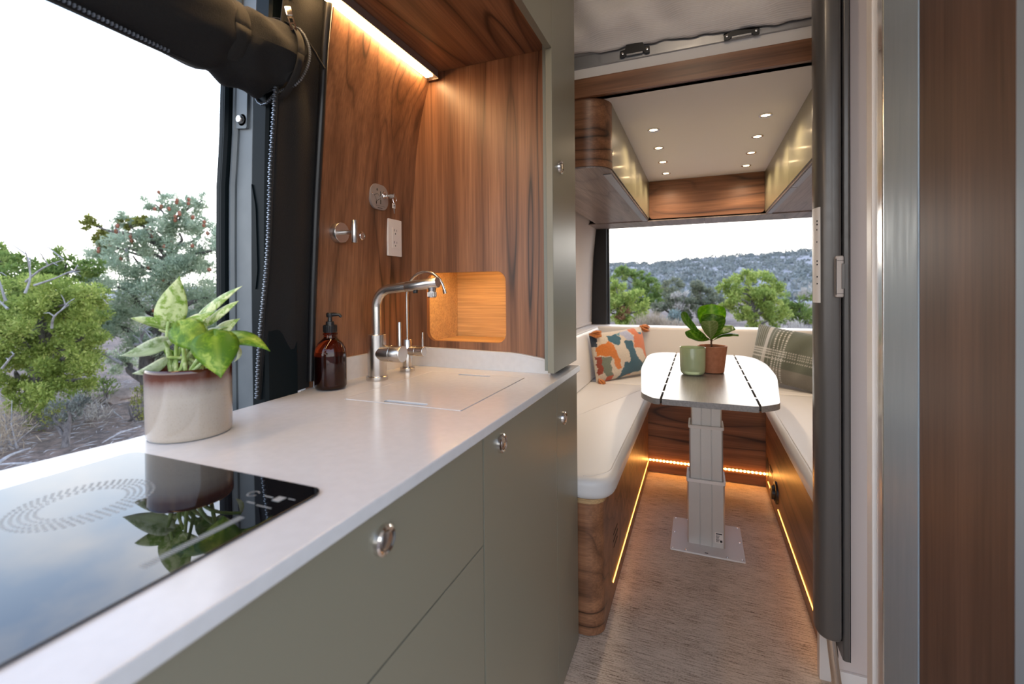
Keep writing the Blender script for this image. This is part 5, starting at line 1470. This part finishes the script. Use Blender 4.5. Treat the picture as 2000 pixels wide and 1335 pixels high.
rl = tree('juniper', 'yellow-green juniper beside the dark pillar of the rear doorway', 'tree', (-2.2, 15.25, -.75), [(-2.2, 15.25, -.2), (-2.25, 15.25, .4), (-2.3, 15.2, 1.1)], [(REAR_L, 230, .10, .045, M_JUN, .3), ([(-2.213, 14.75, .49, .20), (-2.3, 14.8, .3, .16)], 260, .08, .03, M_RUST, .2)], M_BARK, .11, 'trees beyond the rear doorway', 11)
tree('juniper', 'dark green tree rising behind the yellow-green juniper against the hill', 'tree', (-3.1, 27.9, -.8), [(-3.1, 27.9, 0), (-3.2, 27.9, .8), (-3.5, 27.9, 1.7)], [(REAR_DARK, 110, .17, .07, M_JUN2, .3)], M_BARK, .16, 'trees beyond the rear doorway', 12)
tree('juniper', 'dull grey-green tree left of the fig plant seen through the rear doorway', 'tree', (-1.3, 25.3, -.8), [(-1.3, 25.3, -.2), (-1.3, 25.35, .4), (-1.25, 25.5, 1.0)], [(MID_A, 120, .15, .06, M_OLIVET, .3)], M_BARK, .13, 'trees beyond the rear doorway', 13)
tree('juniper', 'dull grey-green tree directly behind the fig plant seen through the rear doorway', 'tree', (.1, 25.9, -.8), [(.1, 25.9, -.2), (.1, 25.95, .4), (.05, 26, 1.0)], [(MID_B, 120, .15, .06, M_OLIVET, .3)], M_BARK, .13, 'trees beyond the rear doorway', 14)
tree('juniper', 'largest rounded green juniper seen through the rear doorway', 'tree', (2.2, 22.5, -.8), [(2.2, 22.5, -.2), (2.15, 22.5, .4), (2.2, 22.7, 1.1)], [(BIG, 170, .13, .055, M_JUN, .3)], M_BARK, .16, 'trees beyond the rear doorway', 15)
tree('juniper', 'green tree behind the largest juniper, next to the grey cassette', 'tree', (4.6, 26.4, -.8), [(4.6, 26.4, -.3), (4.6, 26.4, .1), (4.6, 26.5, .5)], [(RR, 120, .14, .055, M_JUN2, .3), ([(4.668, 26.492, .79, .354), (5.48, 26.782, 1.161, .45), (4.9, 26.6, .95, .3)], 70, .16, .03, M_PALE, .6)], M_BARK, .12, 'trees beyond the rear doorway', 16)
bush('blue_shrub', 'small blue-green shrub in front of the dull trees beyond the rear doorway', 'shrub', [(-.846, 19.087, .162, .259), (-1.034, 19.055, .021, .2), (-.751, 19.02, -.091, .238), (-.9, 19.05, -.35, .25)], 300, .09, .04, M_TEAL, 41)
bush('grass_clump', 'tall tan dry grass beside the yellow-green juniper', 'grass', [(-1.20, 13.522, .26, .30), (-1.5, 13.6, .14, .34), (-.95, 13.6, .16, .30), (-1.35, 13.5, -.2, .45), (-1.0, 13.5, -.25, .4)], 520, .16, .010, M_TAN, 42, 2.0)
bush('grass_clump', 'shorter tan dry grass left of the fig plant', 'grass', [(-.55, 13.845, .08, .26), (-.25, 13.9, .04, .26), (.1, 13.9, -.05, .25), (-.4, 13.8, -.3, .35)], 520, .14, .010, M_TAN, 43, 2.0)
bush('pale_bush', 'pale dry bush just right of the fig plant', 'shrub', [(.75, 15.3, -.14, .22), (1.1, 15.5, -.18, .22), (.9, 15.4, -.45, .25)], 420, .10, .016, M_PALE, 44, 1.2)
bush('pale_bush', 'whitish feathery bush below the largest juniper near the plaid pillow', 'shrub', [(2.523, 15.033, .06, .26), (2.25, 15.0, -.06, .22), (2.75, 15.1, -.08, .22), (2.5, 15, -.4, .3)], 420, .11, .012, M_PALE, 45, 1.5)
bush('blue_shrub', 'low blue-grey sage shrub above the plaid pillow', 'shrub', [(1.90, 14.774, -.08, .19), (1.75, 14.8, -.2, .17), (1.9, 14.8, -.45, .25)], 420, .07, .03, M_TEAL, 46)
bush('blue_shrub', 'low blue-grey sage shrub next to the grey cassette', 'shrub', [(2.98, 15.194, -.10, .18), (3.2, 15.2, -.15, .2), (3.0, 15.2, -.45, .25)], 420, .07, .03, M_TEAL, 47)
bush('pale_bush', 'white flowering bush between the dull trees beyond the rear doorway', 'shrub', [(-.916, 23.361, .857, .20), (-.6, 23.4, .90, .16), (-1.15, 23.4, .80, .16), (-.9, 23.4, .3, .25)], 300, .10, .03, M_PALE, 48)
# scrub scattered over the hill: far too many and too small to tell apart
rg = np.random.RandomState(9)
cl = []
for i in range(1500):
    y = rg.uniform(60, 250); x = rg.uniform(-1, 1)*(.28*y+12)
    cl.append((x, y, hill_z(x, y)+.3, rg.uniform(.5, 1.3)*(1.35 if y > 200 else 1)))
for i in range(420):
    y = rg.uniform(70, 250); x = -rg.uniform(.4, 1.3)*y
    cl.append((x, y, hill_z(x, y)+.3, rg.uniform(.6, 1.4)))
sc_ = foliage_part('hillside_scrub', cl, 3.2, .75, .42, M_FAR, None, 77, .3)
tag(sc_, 'grey-green scrub dotted over the hillside beyond the rear doorway', 'scrub', kind='stuff')
# litter of twigs and needles on the soil outside the side doorway
n = 2600; P = np.stack([rg.uniform(-12, -5.2, n), rg.uniform(1.2, 7.5, n)], 1); V = []; Fc = []
for x, y in P:
    a = rg.rand()*PI; l = rg.uniform(.03, .11); z = ground_z(x, y)+.012; w_ = rg.uniform(.004, .010)
    dx, dy = math.cos(a)*l, math.sin(a)*l; b = len(V)
    V += [(x-dx, y-dy, z), (x+dx, y+dy, z+.01), (x-dy*w_/l, y+dx*w_/l, z+w_*1.5)]
    Fc.append((b, b+1, b+2))
me = bpy.data.meshes.new('twig_litter'); me.from_pydata(V, [], Fc)
tag(link('twig_litter', me, M_DEAD, None, smooth=False), 'scattered twigs and needles on the bare soil outside the side doorway', 'twigs', kind='stuff')
